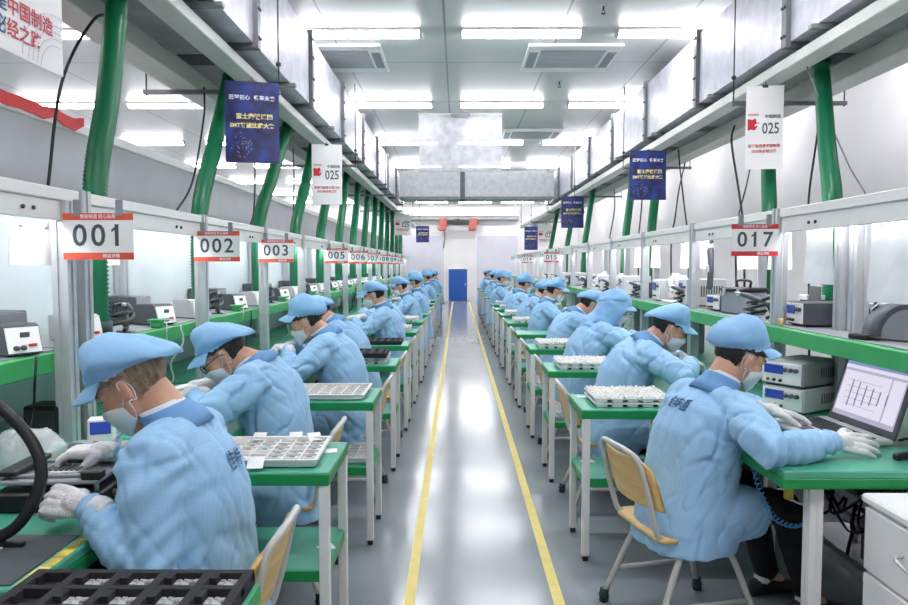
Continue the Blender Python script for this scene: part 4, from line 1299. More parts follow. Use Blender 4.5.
def white_poster(x, y, ztop, w, h, rz, lab):
    t = thing('hanging_poster', lab, 'poster', (x, y, ztop), rz, 'posters hung along the ducts')
    def fn(u, v, o=0.): return ((u-.5)*w, .012*math.sin(v*3.2+u)*v+o, -h*v)
    b = MB(); b.grid(lambda u, v: fn(u, v), 8, 12, 'paper').grid(lambda u, v: fn(u, v, .002), 8, 12, 'paper')
    def put(s, size, xx, v, m, bold, sx=1.):
        bb = MB(); bb.text(s, size, Matrix.Identity(4), m, bold)
        b.add([V(fn(p.x*sx/w+.5+xx, v-p.y/h, -.002)) for p in bb.v], bb.f, m)
    k = w/.32
    put('中国制造', .034*k, .22, .37, 'ink', .0006); put('025', .135*k, .17, .515, 'ink', .0012, .74); put('2', .085*k, -.19, .50, 'ink_white', .003)
    c = (.20, .46); pts = [(-.15, -.085), (-.02, -.07), (.06, -.095), (.10, -.02), (.16, -.03), (.12, .03), (.05, .085), (-.06, .075), (-.14, .09)]
    b.add([V(fn(c[0]+px*1.0, c[1]+pz*.8, -.0014)) for px, pz in pts], [tuple(range(len(pts)))], 'red')
    put('智能制造', .022*k, -.30, .345, 'ink_red', .0002)
    put('智能制造是中国制造', .030*k, 0, .72, 'ink_red', .0006); put('2025的必经之路', .030*k, 0, .785, 'ink_red', .0006)
    b.build('printed_sheet', 'paper', t, normals=False)
    MB().cyl((0, 0, .0), (0, 0, .03), .0025, 6).box(-.02, .02, -.006, .006, -.015, .008, .002).build('clip', 'steel_dark', t)
navy_poster(-1.545, 5.02, 2.745, .37, .57, .25, 'navy poster with white and yellow characters hanging from the left channel')
white_poster(-1.535, 7.8, 2.78, .33, .66, .12, 'white poster with red emblem and 025 hanging from the left channel')
white_poster(-1.53, 18.4, 2.78, .42, .55, 0, 'small far white poster hanging from the left channel')
navy_poster(-1.17, 21.5, 2.64, .40, .50, 0, 'small far navy poster hanging on the left')
white_poster(2.215, 5.33, 2.79, .27, .62, -.12, 'white poster with red emblem and 025 hanging from the right channel')
navy_poster(2.12, 8.2, 2.775, .43, .57, .05, 'navy poster with yellow characters on the right, nearest of the navy ones there')
navy_poster(2.11, 13.5, 2.76, .43, .60, 0, 'navy poster on the right, second from the front, half as large in view')
navy_poster(2.10, 21.0, 2.60, .40, .70, 0, 'tiny far navy poster on the right near the end of the duct')
white_poster(2.30, 19.0, 2.56, .46, .6, 0, 'tiny far white poster on the right near the end of the duct')

# banner facing the aisle, upper left
def banner():
    t = thing('hanging_banner', 'white banner with red characters and thin arcs at the upper left', 'banner', (-1.585, 0, 0))
    y0, y1, z0, z1 = 1.55, 2.70, 2.165, 2.84
    def fn(y, z, o=0.): return (.010*math.sin((y-y0)*5)*(z1-z)+o, y, z)
    b = MB()
    b.grid(lambda u, v: fn(y0+(y1-y0)*u, z0+(z1-z0)*v), 14, 8, 'paper').grid(lambda u, v: fn(y0+(y1-y0)*u, z0+(z1-z0)*v, -.003), 14, 8, 'paper')
    def put(s, size, y, z, m, bold=.0014):
        bb = MB(); bb.text(s, size, Matrix.Identity(4), m, bold)
        b.add([V(fn(y+p.x, z+p.y, .002)) for p in bb.v], bb.f, m)
    put('中国制造', .066, 2.505, 2.318, 'ink_red'); put('智能制造是', .066, 2.208, 2.318, 'ink_blue')
    put('经之路', .066, 2.468, 2.242, 'ink_red'); put('2025的必', .066, 2.243, 2.242, 'ink_blue')
    for r in (.10, .125, .15, .175, .21):
        pts = []
        for k in range(24):
            a = 1.35+k*.075; y, z = 2.66+r*1.0*math.cos(a), 2.165+r*math.sin(a)
            if z > z0 and y < y1: pts.append(fn(y, z, .003))
        if len(pts) > 3: b.tube(pts, .0011, 4, 'ink_lilac')
    b.build('printed_sheet', 'paper', t, normals=False)
    MB().tube([(0, y0, z1), (0, y1, z1)], .008, 8).build('top_bar', 'light_grey', t)
    for y in (y0+.2, y1-.2): MB().cyl((0, y, z1), (-.04, y, 2.86), .003, 5).build('string', 'steel_dark', t)
banner()

# ------------------------------------------------------------------ trays on the side tables
TT = .7505
def cell_tray(w, d, nx, ny, lab, loc, rz=0., group='white part trays on the side tables', parts=None, plab=None, mt='white_tray'):
    t = thing('part_tray', lab, 'tray', loc, rz, group)
    b = MB(); th = .003
    b.box(-w/2, w/2, -d/2, d/2, .004, .008)
    for i in range(nx+1): x = -w/2+w*i/nx; b.box(x-th, x+th, -d/2, d/2, .006, .030 if i in (0, nx) else .022)
    for j in range(ny+1): y = -d/2+d*j/ny; b.box(-w/2, w/2, y-th, y+th, .006, .030 if j in (0, ny) else .0215)
    b.box(-w/2-.012, w/2+.012, -d/2-.012, -d/2, .026, .031).box(-w/2-.012, w/2+.012, d/2, d/2+.012, .026, .031)
    b.box(-w/2-.012, -w/2, -d/2, d/2, .026, .031).box(w/2, w/2+.012, -d/2, d/2, .026, .031)
    for x in (-w*.3, 0, w*.3): b.box(x-.02, x+.02, -d/2+.01, d/2-.01, 0, .005)
    b.build('tray_body', mt, t)
    if parts:
        rnd = random.Random(11)
        for i in range(nx):
            for j in range(ny):
                if rnd.random() < .12: continue
                x = -w/2+w*(i+.5)/nx; y = -d/2+d*(j+.5)/ny
                p = MODULE.copy(); COL.objects.link(p)
                M = Matrix.Translation(loc) @ Matrix.Rotation(rz, 4, 'Z') @ Matrix.Translation((x, y, .0085)) @ Matrix.Rotation(rnd.uniform(-.2, .2), 4, 'Z')
                p.matrix_world = M
                tag(p, plab, 'module', parts)
    return t
mm = MB().box(-.022, .022, -.014, .014, 0, .007, .001, 'chip').box(-.012, .006, -.008, .008, .007, .0095, .0008, 'chip_dark').box(.010, .018, -.009, .009, .007, .0085, 0, 'white_plastic')
MODULE_ME = mm.mesh('small_module', 'chip')
MODULE = bpy.data.objects.new('small_module', MODULE_ME)
cell_tray(.365, .315, 6, 6, 'white cell tray holding small modules on the second left side table', (-.768, 2.535, TT), .03, parts='modules in the near white tray',
          plab='small silver module in a cell of white tray on second left side table')
cell_tray(.37, .33, 6, 6, 'white cell tray holding small modules on the third left side table', (-.765, 3.755, TT), 0, parts='modules in the farther white tray',
          plab='small silver module in a cell of white tray on third left side table')
cell_tray(.36, .30, 6, 5, 'white cell tray on the lower shelf of the third left side table', (-.75, 3.76, .413), .02, group='white part trays on lower shelves')

def blister(lab, loc, rz=0., layers=2, proto=[None]):
    if proto[0] is not None: return dup(proto[0], lab, loc, rz)
    t = thing('blister_tray', lab, 'tray', loc, rz, 'white blister trays on the side tables')
    w, d = .375, .30
    rnd = random.Random(4)
    for L in range(layers):
        z0 = L*.024; b = MB()
        b.box(-w/2, w/2, -d/2, d/2, z0+.014, z0+.022, .002)
        for i in range(5):
            for sgn in (-1, 1):
                x = -w/2+w*(i+.5)/5; b.box(x-.026, x+.026, sgn*(d/2-.03)-.025, sgn*(d/2-.03)+.025, z0, z0+.016, .003)
        if L == layers-1:
            for i in range(17):
                for j in range(13):
                    x = -w/2+w*(i+.5)/17; y = -d/2+d*(j+.5)/13
                    b.ball((x+rnd.uniform(-.004, .004), y+rnd.uniform(-.004, .004), z0+.022), (.011, .011, .006+.010*rnd.random()), 7, 5)
        b.build('tray_layer', 'white_tray', t)
    MB().box(-w/2+.015, w/2-.015, -d/2+.012, d/2-.012, .002, .012).build('dark_liner', 'black', t)
    proto[0] = t
    return t
for i, y in enumerate(RT[:9]):
    if i == 3: continue
    blister('white knobbly blister tray on the %s right side table' % ORD[i], (.775, y, TT), .02*math.sin(i*3))
for i in (3, 5, 6, 8, 9):
    blister('white knobbly blister tray on the %s left side table' % ORD[i], (-.775, LT[i], TT), .02*math.sin(i*2))
for i in (1, 2, 4): blister('white blister tray on the lower shelf of the %s right side table' % ORD[i], (.76, RT[i], .413), 0)

# black trays
def foam_tray(lab, loc, rz, w, d, nx, ny, group, boards=None, board_label=None, skip=()):
    t = thing('foam_tray', lab, 'tray', loc, rz, group)
    b = MB(); h = .034; pw, pd = w/nx, d/ny
    b.box(-w/2, w/2, -d/2, d/2, 0, .012)
    bx, by = .020, .018
    for i in range(nx+1):
        x = -w/2+pw*i; x0 = max(-w/2, x-bx/2); x1 = min(w/2, x+bx/2)
        if i == 0: x1 = x+bx
        if i == nx: x0 = x-bx
        b.box(x0, x1, -d/2, d/2, .012, h, .001)
    for j in range(ny+1):
        y = -d/2+pd*j; y0 = max(-d/2, y-by/2); y1 = min(d/2, y+by/2)
        if j == 0: y1 = y+by
        if j == ny: y0 = y-by
        b.box(-w/2, w/2, y0, y1, .012, h-.0004, .001)
    for i in range(nx):       # the stepped corner of each pocket
        for j in range(ny):
            x0 = -w/2+pw*i; y1 = -d/2+pd*(j+1)
            b.box(x0+bx/2, x0+bx/2+.016, y1-by/2-.034, y1-by/2-.002, .012, h-.0008)
    b.build('foam_body', 'black_foam', t)
    if boards:
        k = 0
        for i in range(nx):
            for j in range(ny):
                if (i, j) in skip: continue
                x = -w/2+pw*(i+.5)+.006; y = -d/2+pd*(j+.5)
                p = BOARD.copy(); COL.objects.link(p)
                p.matrix_world = Matrix.Translation(loc) @ Matrix.Rotation(rz, 4, 'Z') @ Matrix.Translation((x, y, .0125))
                tag(p, board_label, 'circuit board', boards)
    return t
bb = MB(); rnd = random.Random(2)
bb.box(-.029, .029, -.028, .028, 0, .004, .0008, 'light_grey')
for k in range(26):
    x, y = rnd.uniform(-.025, .022), rnd.uniform(-.024, .021); w_, d_ = rnd.uniform(.004, .013), rnd.uniform(.004, .013)
    bb.box(x, min(.028, x+w_), y, min(.027, y+d_), .004, .006+.003*rnd.random(), .0004, rnd.choice(['chip', 'white_plastic', 'chip', 'light_grey', 'chip_dark', 'chip']))
BOARD = bpy.data.objects.new('circuit_board', bb.mesh('circuit_board', 'chip'))
foam_tray('large black foam tray of silver boards on the nearest left side table', (-.768, 1.33, TT), .0, .475, .335, 5, 4, None, 'boards in the black foam tray',
          'silver circuit board lying in a pocket of the near black foam tray', skip=((0, 3), (0, 2)))
foam_tray('small black tray on the fifth left side table', (-.77, LT[4], TT), .02, .37, .31, 6, 5, None)
foam_tray('small black tray covered by a film bag on the fourth left side table', (-.77, LT[3]-.03, TT+.048), .02, .36, .30, 6, 5, None)

# ------------------------------------------------------------------ small slips
def slip(name, lab, loc, w, d, rz, mt='paper', tilt=0.):
    b = MB().box(-w/2, w/2, -d/2, d/2, 0, .0012)
    o = b.build(name, mt); o.location = loc; o.rotation_euler = (tilt, 0, rz)
    tag(o, lab, 'label slip'); return o
slip('paper_slip', 'white paper slip at the right end of the second left side table', (-.565, 2.60, TT+.0005), .05, .06, .2)
slip('paper_slip', 'white paper slip leaning on the front edge of the white tray', (-.775, 2.352, TT+.0265), .055, .055, .1, 'paper', .55)
slip('paper_slip', 'white paper slip on the lower shelf of the second left side table', (-.57, 2.52, .4125), .06, .05, .5)
slip('paper_slip', 'white paper slip on the lower shelf of the nearest right side table', (.60, 3.66, .4125), .07, .05, .3)
slip('paper_slip', 'small white slip on the corner of the nearest right side table', (.57, 3.69, TT+.0005), .05, .04, .1)
for i, (x, y) in enumerate(((-.86, 2.70), (-.72, 2.71), (-.645, 2.70))):
    slip('tape_tab', 'white tape tab standing at the back edge of the white tray, %s from the left' % ORD[i], (x, y, TT+.030), .05, .045, .2*i, 'white_plastic', .5)

# ------------------------------------------------------------------ left bench, nearest station
BT = .763
tag(MB().box(-1.40, -1.045, 1.46, 1.74, 0, .003, .001).build('bench_mat', 'mat_grey', None, (0, 0, BT)), 'dark grey work mat on the left bench at the lower left', 'mat')
tape = MB(); rnd = random.Random(9)
for k in range(16):
    y = 1.46+.05*k; tape.box(-1.036+rnd.uniform(-.004, .004), -1.012+rnd.uniform(-.004, .004), y, y+.047, BT, BT+.0008, 0, rnd.choice(['tape_dirty', 'tape_dirty', 'yellow_tape', 'brass']))
tag(tape.build('edge_tape', 'tape_dirty'), 'worn yellow tape strip along the edge of the left bench', 'tape')
t = thing('connector_strip', 'black connector strip lying on the dark grey mat', 'connector', (-1.20, 1.66, BT+.003), .1)
MB().box(-.06, .06, -.008, .008, 0, .012, .002).build('strip_body', 'black', t)
MB().box(-.01, .02, -.035, -.018, 0, .008, .002).build('latch', 'chip', t)
MB().tube(catmull([(-.06, 0, .006), (-.12, -.02, .004), (-.18, -.01, .004)], 5), .003, 6).build('lead', 'black', t)

t = thing('repair_fixture', 'black repair fixture with metal jig under the gloved hands of the nearest left worker', 'fixture', (-1.235, 2.02, BT), .06)
MB().box(-.15, .15, -.12, .12, 0, .055, .006).build('base_box', 'black', t)
j = MB().box(-.15, .14, -.11, .11, .075, .087, .003)
j.box(-.11, .10, -.085, -.07, .087, .097, .002).box(-.11, .10, .07, .085, .087, .097, .002).box(-.06, .05, -.04, .05, .087, .092, .001, 'chip')
for k in range(7): j.box(-.05+.015*k, -.043+.015*k, -.03, .03, .092, .096, 0, 'chip_dark')
j.build('jig_plate', 'mid_grey', t)
for sx in (-.14, .13):
    for sy in (-.1, .1): MB().cyl((sx, sy, .05), (sx, sy, .10), .007, 10).build('guide_pin', 'chip', t)
MB().cyl((.15, -.04, .03), (.175, -.04, .03), .010, 12).ball((.178, -.04, .03), .012, 10, 8).build('lock_knob', 'chip', t)
MB().box(-.14, -.09, -.10, .10, .097, .112, .003).build('clamp', 'black', t)
MB().box(.09, .145, -.11, -.07, .087, .112, .004).build('clamp', 'black', t)
t = thing('driver_stand', 'low black stand with a bar lying left of the fixture', 'stand', (-1.47, 1.86, BT))
MB().box(-.10, .10, -.07, .07, 0, .035, .005).build('stand_base', 'black', t)
MB().box(-.10, .06, -.012, .012, .085, .105, .003).build('bar', 'black', t)
MB().cyl((-.02, 0, .03), (-.02, 0, .09), .016, 12).build('post', 'black', t)
tag(MB().tube(catmull([(-1.66, 1.98, 1.14), (-1.45, 1.86, 1.17), (-1.255, 1.75, 1.10), (-1.155, 1.72, 1.02), (-1.115, 1.70, .94), (-1.13, 1.68, .862), (-1.18, 1.665, .80), (-1.28, 1.66, .779), (-1.5, 1.70, .779)], 8), .0145, 12).build('cable_loop', 'black'),
    'thick black cable looping down from the left shelf to the bench', 'cable')
t = thing('film_bag', 'crumpled clear bag of parts on the left bench', 'bag', (-1.50, 2.27, BT))
b = MB().ball((0, 0, .075), (.115, .09, .075), 28, 18)
for i, p in enumerate(b.v): b.v[i] = V((p.x, p.y, max(.0, p.z)))+V((noise.noise(p*28), noise.noise(p*28+V((5, 0, 0))), .6*noise.noise(p*26+V((0, 7, 0)))))*.022
for i, p in enumerate(b.v): b.v[i].z = max(0, p.z)
b.build('bag_film', 'plastic_clear', t)
for k in range(5): MB().box(-.03+.02*k, -.018+.02*k, -.02, .02, .02+.01*(k % 2), .045+.012*(k % 3), .002).build('loose_part', 'white_plastic', t)
t = thing('flux_bottle', 'small orange-capped bottle between the clear bag and the fixture', 'bottle', (-1.41, 2.25, BT))
MB().cyl((0, 0, 0), (0, 0, .06), .016, 14).build('bottle_body', 'orange', t)
MB().cyl((0, 0, .06), (0, 0, .085), .010, 12).build('cap', 'white_plastic', t)
t = thing('monitor_box', 'black box standing on the left bench below the shelf', 'box', (-1.66, 2.66, BT))
MB().box(-.065, .065, -.06, .06, 0, .155, .006).build('case', 'black', t)
MB().box(-.055, .055, -.064, -.06, .015, .14, .002).build('face_plate', 'steel_dark', t)
t = thing('parts_label_box', 'white box with a blue panel in front of the nearest left worker', 'box', (-1.40, 2.55, BT+.0), .3)
MB().box(-.045, .045, -.03, .03, 0, .125, .005, 'white_plastic').build('box_body', 'white_plastic', t)
MB().box(-.035, .035, -.0325, -.03, .07, .115, .001).build('blue_panel', 'blue_part', t)
MB().box(-.035, -.005, -.0325, -.03, .035, .045, 0).build('red_mark', 'red', t)
t = thing('tape_reel', 'grey half-round reel beside the white box on the left bench', 'reel', (-1.40, 2.40, BT))
pr = [(.075*math.cos(PI*k/14), .075*math.sin(PI*k/14)) for k in range(15)]
MB().prism(pr, -.02, .02, None, Matrix.Translation((0, 0, 0)) @ Matrix.Rotation(PI/2, 4, 'X')).build('reel_disc', 'mid_grey', t)
MB().cyl((0, -.024, .03), (0, .024, .03), .015, 12).build('hub', 'dark_grey', t)
t = thing('green_pad', 'small green pad on the left bench behind the fixture', 'pad', (-1.52, 2.48, BT))
MB().box(-.06, .06, -.05, .05, 0, .03, .008).build('pad_body', 'grn_edge', t)
MB().box(-.05, .05, -.04, .04, .03, .034, .002).build('pad_top', 'grn_top', t)
tw = thing('tweezers', 'thin steel tweezers held in the raised glove of the nearest left worker', 'tweezers', (0, 0, 0))
MB().tube([(-1.10, 2.095, .95), (-1.15, 2.09, .895), (-1.19, 2.085, .862)], [.004, .004, .0012], 6).build('arm', 'chip', tw)
MB().tube([(-1.098, 2.105, .95), (-1.147, 2.097, .895), (-1.189, 2.088, .862)], [.004, .004, .0012], 6).build('arm', 'chip', tw)

# fixtures in front of the other near workers
def fixture(side, y, lab):
    t = thing('repair_fixture', lab, 'fixture', (side*1.27, y, BT), 0 if side < 0 else PI, 'small fixtures on the benches')
    MB().box(-.10, .10, -.09, .09, 0, .05, .005).build('base_box', 'black', t)
    MB().box(-.09, .09, -.08, .08, .055, .066, .002).box(-.05, .05, -.05, .05, .066, .074, .002, 'chip').build('jig_plate', 'mid_grey', t)
    MB().cyl((.10, 0, .025), (.12, 0, .025), .009, 10).build('lock_knob', 'chip', t)
    return t
fx = {}
for i in range(1, 7):
    lab = 'small black fixture on the bench in front of the %s left worker' % ORD[i]
    if 'l' not in fx: fx['l'] = fixture(-1, LP[i], lab)
    else: dup(fx['l'], lab, (-1.27, LP[i], BT))
for i in range(1, 7):
    dup(fx['l'], 'small black fixture on the bench in front of the %s right worker' % ORD[i], (1.28, RP[i], BT), PI)

# ------------------------------------------------------------------ shelf equipment (front faces +x)
ST = 1.147; SL = 1.127
def solder_station(kind):
    t = thing('soldering_station', '', 'soldering station', (0, 0, 0), 0, 'soldering stations on the shelves')
    h = .105; m = {'dark': 'dark_grey', 'light': 'light_grey'}[kind]
    pr = [(-.19, .006), (.0, .006), (-.028, h), (-.05, h+.008), (-.19, h+.004)]
    MB().prism(pr, -.062, .062, m, Matrix.Rotation(PI/2, 4, 'X')).build('case', m, t)
    f = MB().prism([(.0, .012), (.006, .012), (-.020, h-.004), (-.026, h-.004)], -.057, .057, 'white_plastic', Matrix.Rotation(PI/2, 4, 'X'))
    f.build('front_panel', 'white_plastic', t)
    MB().box(-.012, -.008, -.012, .022, h*.62, h*.80, .002).build('display', 'blue_part' if kind == 'light' else 'dark_grey', t)
    MB().box(.0, .004, .012, .04, h*.30, h*.40, 0).build('printed_mark', 'ink_red', t)
    for y in (-.032, -.008): MB().cyl((.0, y, h*.28), (.014, y, h*.29), .009, 12).build('dial', 'dark_grey', t)
    MB().box(-.18, -.01, -.055, .055, 0, .007, .002).build('feet', 'black', t)
    return t
def dark_case():
    t = thing('transformer_case', '', 'case', (0, 0, 0), 0, 'dark cases on the shelves')
    b = MB().box(-.22, .0, -.085, .085, .006, .15, .004)
    b.build('case', 'dark_grey', t)
    v = MB()
    for k in range(7): v.box(-.17+.02*k, -.162+.02*k, -.087, -.085, .04, .12)
    v.build('vent_slots', 'black', t)
    MB().box(0, .004, -.08, .08, .012, .144, .001).build('front_panel', 'mid_grey', t)
    MB().box(-.21, -.01, -.08, .08, 0, .007, .002).build('feet', 'black', t)
    return t
def hot_air():
    t = thing('hot_air_gun', '', 'hot air gun', (0, 0, 0), 0, 'hot air guns on the shelves')
    pts = []
    for k in range(44):
        a = k*.36; r = .075-.012*math.sin(k*.21); pts.append((-.03+.55*r*math.cos(a)-.02*math.sin(a*.5), r*math.sin(a)*1.35+.003*k-.07, .014+.0024*k+.022*max(0, math.sin(a))))
    MB().tube(catmull(pts, 3), .0095, 8).build('hose_coil', 'black', t)
    h = MB().limb([(.0, .07, .105), (.01, -.02, .125), (.02, -.075, .135)], [.013, .015, .014], 12)
    h.build('handle', 'dark_grey', t)
    MB().cyl((.02, -.075, .135), (.028, -.135, .142), .008, 12).build('nozzle', 'chip', t)
    MB().tube(catmull([(.0, .07, .105), (-.01, .115, .08), (-.03, .12, .03), (-.03, .08, .01)], 6), .0095, 8).build('hose_end', 'black', t)
    MB().box(-.035, .035, -.05, .02, 0, .012, .003).build('cradle_base', 'mid_grey', t)
    MB().cyl((.01, -.015, .01), (.01, -.015, .112), .005, 8).build('cradle_post', 'mid_grey', t)
    return t
def clamp_lamp():
    t = thing('green_clamp', '', 'clamp', (0, 0, 0), 0, 'green clamps on the shelf edges')
    MB().box(-.03, .03, -.02, .02, 0, .035, .006).box(-.04, .05, -.03, .03, .033, .043, .003).build('jaw', 'grn_shelf', t)
    MB().cyl((.048, 0, -.09), (.048, 0, .033), .004, 8).build('screw', 'chip', t)
    return t
sA, sB, dc, ha, cl = solder_station('light'), solder_station('dark'), dark_case(), hot_air(), clamp_lamp()
used = set()
def put(p, lab, loc, rz=0.):
    if p.name not in used:
        used.add(p.name); p.location = loc; p.rotation_euler = (0, 0, rz); p['label'] = lab; return p
    return dup(p, lab, loc, rz)
put(sB, 'dark grey soldering station with white front on the left shelf, nearest', (-1.625, 2.47, SL), -.55)
put(dc, 'dark grey case behind the nearest soldering station on the left shelf', (-1.76, 2.60, SL), -.15)
for k in range(9):
    y0 = 2.73+1.3*k; n = ORD[k+1]
    put(sA, 'pale soldering station with white front beside a hose, %s frame of the left row' % n, (-1.635, y0+.20, SL), -.5)
    put(ha, 'black hot air gun on its coiled hose, left shelf, %s frame' % n, (-1.68, y0+.62, SL), .15)
    put(cl, 'green clamp on the edge of the left shelf, %s frame' % n, (-1.645, y0+.88, SL), 0)
    put(sB, 'dark soldering station with white front on the left shelf, %s frame' % n, (-1.65, y0+1.02, SL), -.45)
    put(dc, 'dark grey case at the back of the left shelf, %s frame' % n, (-1.845, y0+1.17, SL), -.05)

# right shelf
def reel_big():
    t = thing('cable_reel', 'dark round-topped reel case standing on the right shelf near the edge of view', 'reel', (1.72, 2.86, ST), .0)
    R = .125; pr = [(-R, 0)]+[(R*math.cos(a), .02+R*math.sin(a)) for a in [PI-PI*k/20 for k in range(21)]]+[(R, 0)]
    MB().prism([(x, z) for x, z in pr], -.05, .05, None, Matrix.Rotation(PI/2, 4, 'X'), True).build('reel_case', 'dark_grey', t)
    pr2 = [(x*.86, z*.86) for x, z in pr]
    MB().prism(pr2, .05, .056, None, Matrix.Rotation(PI/2, 4, 'X'), True).build('side_disc', 'mid_grey', t)
    MB().box(-.13, .13, -.055, .055, 0, .012, .003).build('foot_plate', 'black', t)
reel_big()
t = thing('power_strip', 'black plug lead lying across the right shelf near its front edge', 'plug', (1.56, 2.86, ST), .3)
MB().box(-.02, .02, -.045, .045, 0, .022, .005).build('plug_body', 'black', t)
MB().tube(catmull([(0, -.045, .012), (.02, -.15, .01), (.03, -.3, .012), (.02, -.45, .01)], 6), .005, 6).build('lead', 'black', t)
t = thing('striped_cable', 'black and white twisted lead rising from the right shelf', 'cable', (0, 0, 0))
MB().tube(catmull([(1.60, 2.90, ST+.01), (1.66, 2.92, 1.30), (1.70, 2.95, 1.45), (1.74, 2.98, 1.66)], 8), .010, 8).build('lead', 'black', t)
m_ = MB()
pts = catmull([(1.60, 2.90, ST+.01), (1.66, 2.92, 1.30), (1.70, 2.95, 1.45), (1.74, 2.98, 1.66)], 16)
hx = []
for i, p in enumerate(pts): a = i*.75; hx.append(p+V((math.cos(a), math.sin(a), 0))*.0095)
m_.tube(hx, .0035, 5).build('white_spiral', 'white_plastic', t)
def tool_case(lab, loc, rz, s=1.):
    t = thing('tool_case', lab, 'case', loc, rz, 'tool cases on the right shelf')
    MB().box(-.16*s, 0, -.13*s, .13*s, 0, .14*s, .012).build('case_body', 'mid_grey', t)
    MB().box(-.165*s, .005, -.135*s, .135*s, .14*s, .165*s, .008).build('lid', 'black', t)
    MB().tube(catmull([(-.08*s, -.07*s, .165*s), (-.08*s, -.07*s, .205*s), (-.08*s, .07*s, .205*s), (-.08*s, .07*s, .165*s)], 4), .008, 8).build('handle', 'black', t)
    for y in (-.08, .08): MB().box(.0, .008, (y-.015)*s, (y+.015)*s, .115*s, .155*s, .002).build('latch', 'chip', t)
    return t
tool_case('grey case with black lid and carry handle on the right shelf left of sign 017', (1.60, 4.32, ST), PI+.15)
def instrument(lab, loc, rz, w=.22, h=.15, d=.26, mt='light_grey', grp='instruments on the right shelf'):
    t = thing('test_instrument', lab, 'instrument', loc, rz, grp)
    MB().box(-d, 0, -w/2, w/2, .008, h, .005).build('case', mt, t)
    MB().box(0, .006, -w/2+.008, w/2-.008, .014, h-.006, .002).build('front_panel', 'white_plastic', t)
    MB().box(.006, .009, -w*.40, w*.05, h*.5, h*.85, .001).build('display', 'psu_lcd', t)
    for k in range(3): MB().cyl((.006, w*(.12+.12*k), h*.7), (.018, w*(.12+.12*k), h*.7), .010, 12).build('dial', 'dark_grey', t)
    for k, m2 in enumerate(('red_part', 'black', 'black')): MB().cyl((.006, w*(-.3+.15*k), h*.25), (.016, w*(-.3+.15*k), h*.25), .007, 10).build('socket', m2, t)
    v = MB()
    for sgn in (-1, 1):
        for k in range(9): v.box(-d+.03+.018*k, -d+.04+.018*k, sgn*w/2-.001, sgn*w/2+.001, h*.35, h*.75)
    v.build('vent_slots', 'dark_grey', t)
    MB().box(-d+.02, -.02, -w/2+.015, w/2-.015, 0, .01, .002).build('feet', 'black', t)
    return t
# two stacked power supplies on the bench by the laptop
i1 = instrument('lower of two stacked power supplies beside the laptop', (1.435, 3.26, BT), PI+.55, .215, .118, .32, 'light_grey', 'stacked power supplies')
i2 = instrument('upper of two stacked power supplies beside the laptop', (1.43, 3.262, BT+.119), PI+.55, .215, .118, .32, 'mid_grey', 'stacked power supplies')
for k, (y, w, h, mt) in enumerate(((3.50, .18, .12, 'dark_grey'), (4.62, .20, .11, 'dark_grey'), (5.25, .26, .20, 'light_grey'), (5.95, .24, .18, 'light_grey'), (6.6, .22, .14, 'dark_grey'), (7.25, .26, .19, 'light_grey'),
                                   (8.3, .26, .18, 'light_grey'), (9.4, .24, .16, 'dark_grey'), (10.5, .26, .19, 'light_grey'), (11.7, .26, .18, 'light_grey'))):
    instrument('%s instrument on the right shelf, %s from the front' % ('dark grey' if mt == 'dark_grey' else 'pale grey', ORD[k]), (1.60, y, ST), PI+.1*math.sin(k*2), w, h, .28, mt)
for k in range(8):
    put(ha, 'black hot air gun with coiled hose on the right shelf, %s from the front' % ORD[k], (1.58, 3.95+1.3*k, ST), PI+.2)
def parts_rack(lab, loc):
    t = thing('parts_cabinet', lab, 'cabinet', loc, PI, 'small drawer cabinets under the right shelf')
    MB().box(-.22, 0, -.20, .20, 0, .25, .004).build('case', 'mid_grey', t)
    for i in range(2):
        for j in range(3):
            d = MB().box(0, .008, -.19+.19*i, -.005+.19*i, .012+.079*j, .083+.079*j, .003).build('drawer', 'light_grey', t)
            MB().box(.008, .016, -.115+.19*i, -.075+.19*i, .04+.079*j, .05+.079*j, .002).build('handle', 'dark_grey', d)
    return t
pk = parts_rack('grey drawer cabinet under the right shelf, nearest', (1.62, 4.35, BT))
for k in range(1, 6): dup(pk, 'grey drawer cabinet under the right shelf, %s from the front' % ORD[k], (1.62, 4.35+1.3*k, BT))
def foam_parts(lab, loc, seed):
    t = thing('packing_foam', lab, 'foam', loc, 0, 'white moulded foam pieces on the right shelf')
    r = random.Random(seed); b = MB()
    for k in range(26):
        x, y, z = r.uniform(-.1, .05), r.uniform(-.13, .13), r.uniform(.0, .19); s = .02+.03*r.random()
        b.box(x, x+s, y, y+s*1.2, z, z+s, .003)
    b.box(-.1, .06, -.14, .14, 0, .02, .003)
    b.build('foam_block', 'white_tray', t)
for k, y in enumerate((5.60, 7.65, 8.75)): foam_parts('white moulded foam piece on the right shelf, %s of three from the front' % ORD[k], (1.68, y, ST), k)

t = thing('handset', 'dark handset clipped to the second post of the right row', 'handset', (1.66, 4.86, 1.42))
MB().limb([(0, 0, -.12), (.005, 0, 0), (0, 0, .13)], [.022, .02, .024], 12).build('handset_body', 'dark_grey', t)
MB().ball((0, -.01, .19), .016, 12, 8).build('button', 'black', t)
MB().box(-.03, .0, -.012, .012, -.02, .03, .003).build('bracket', 'chip', t)

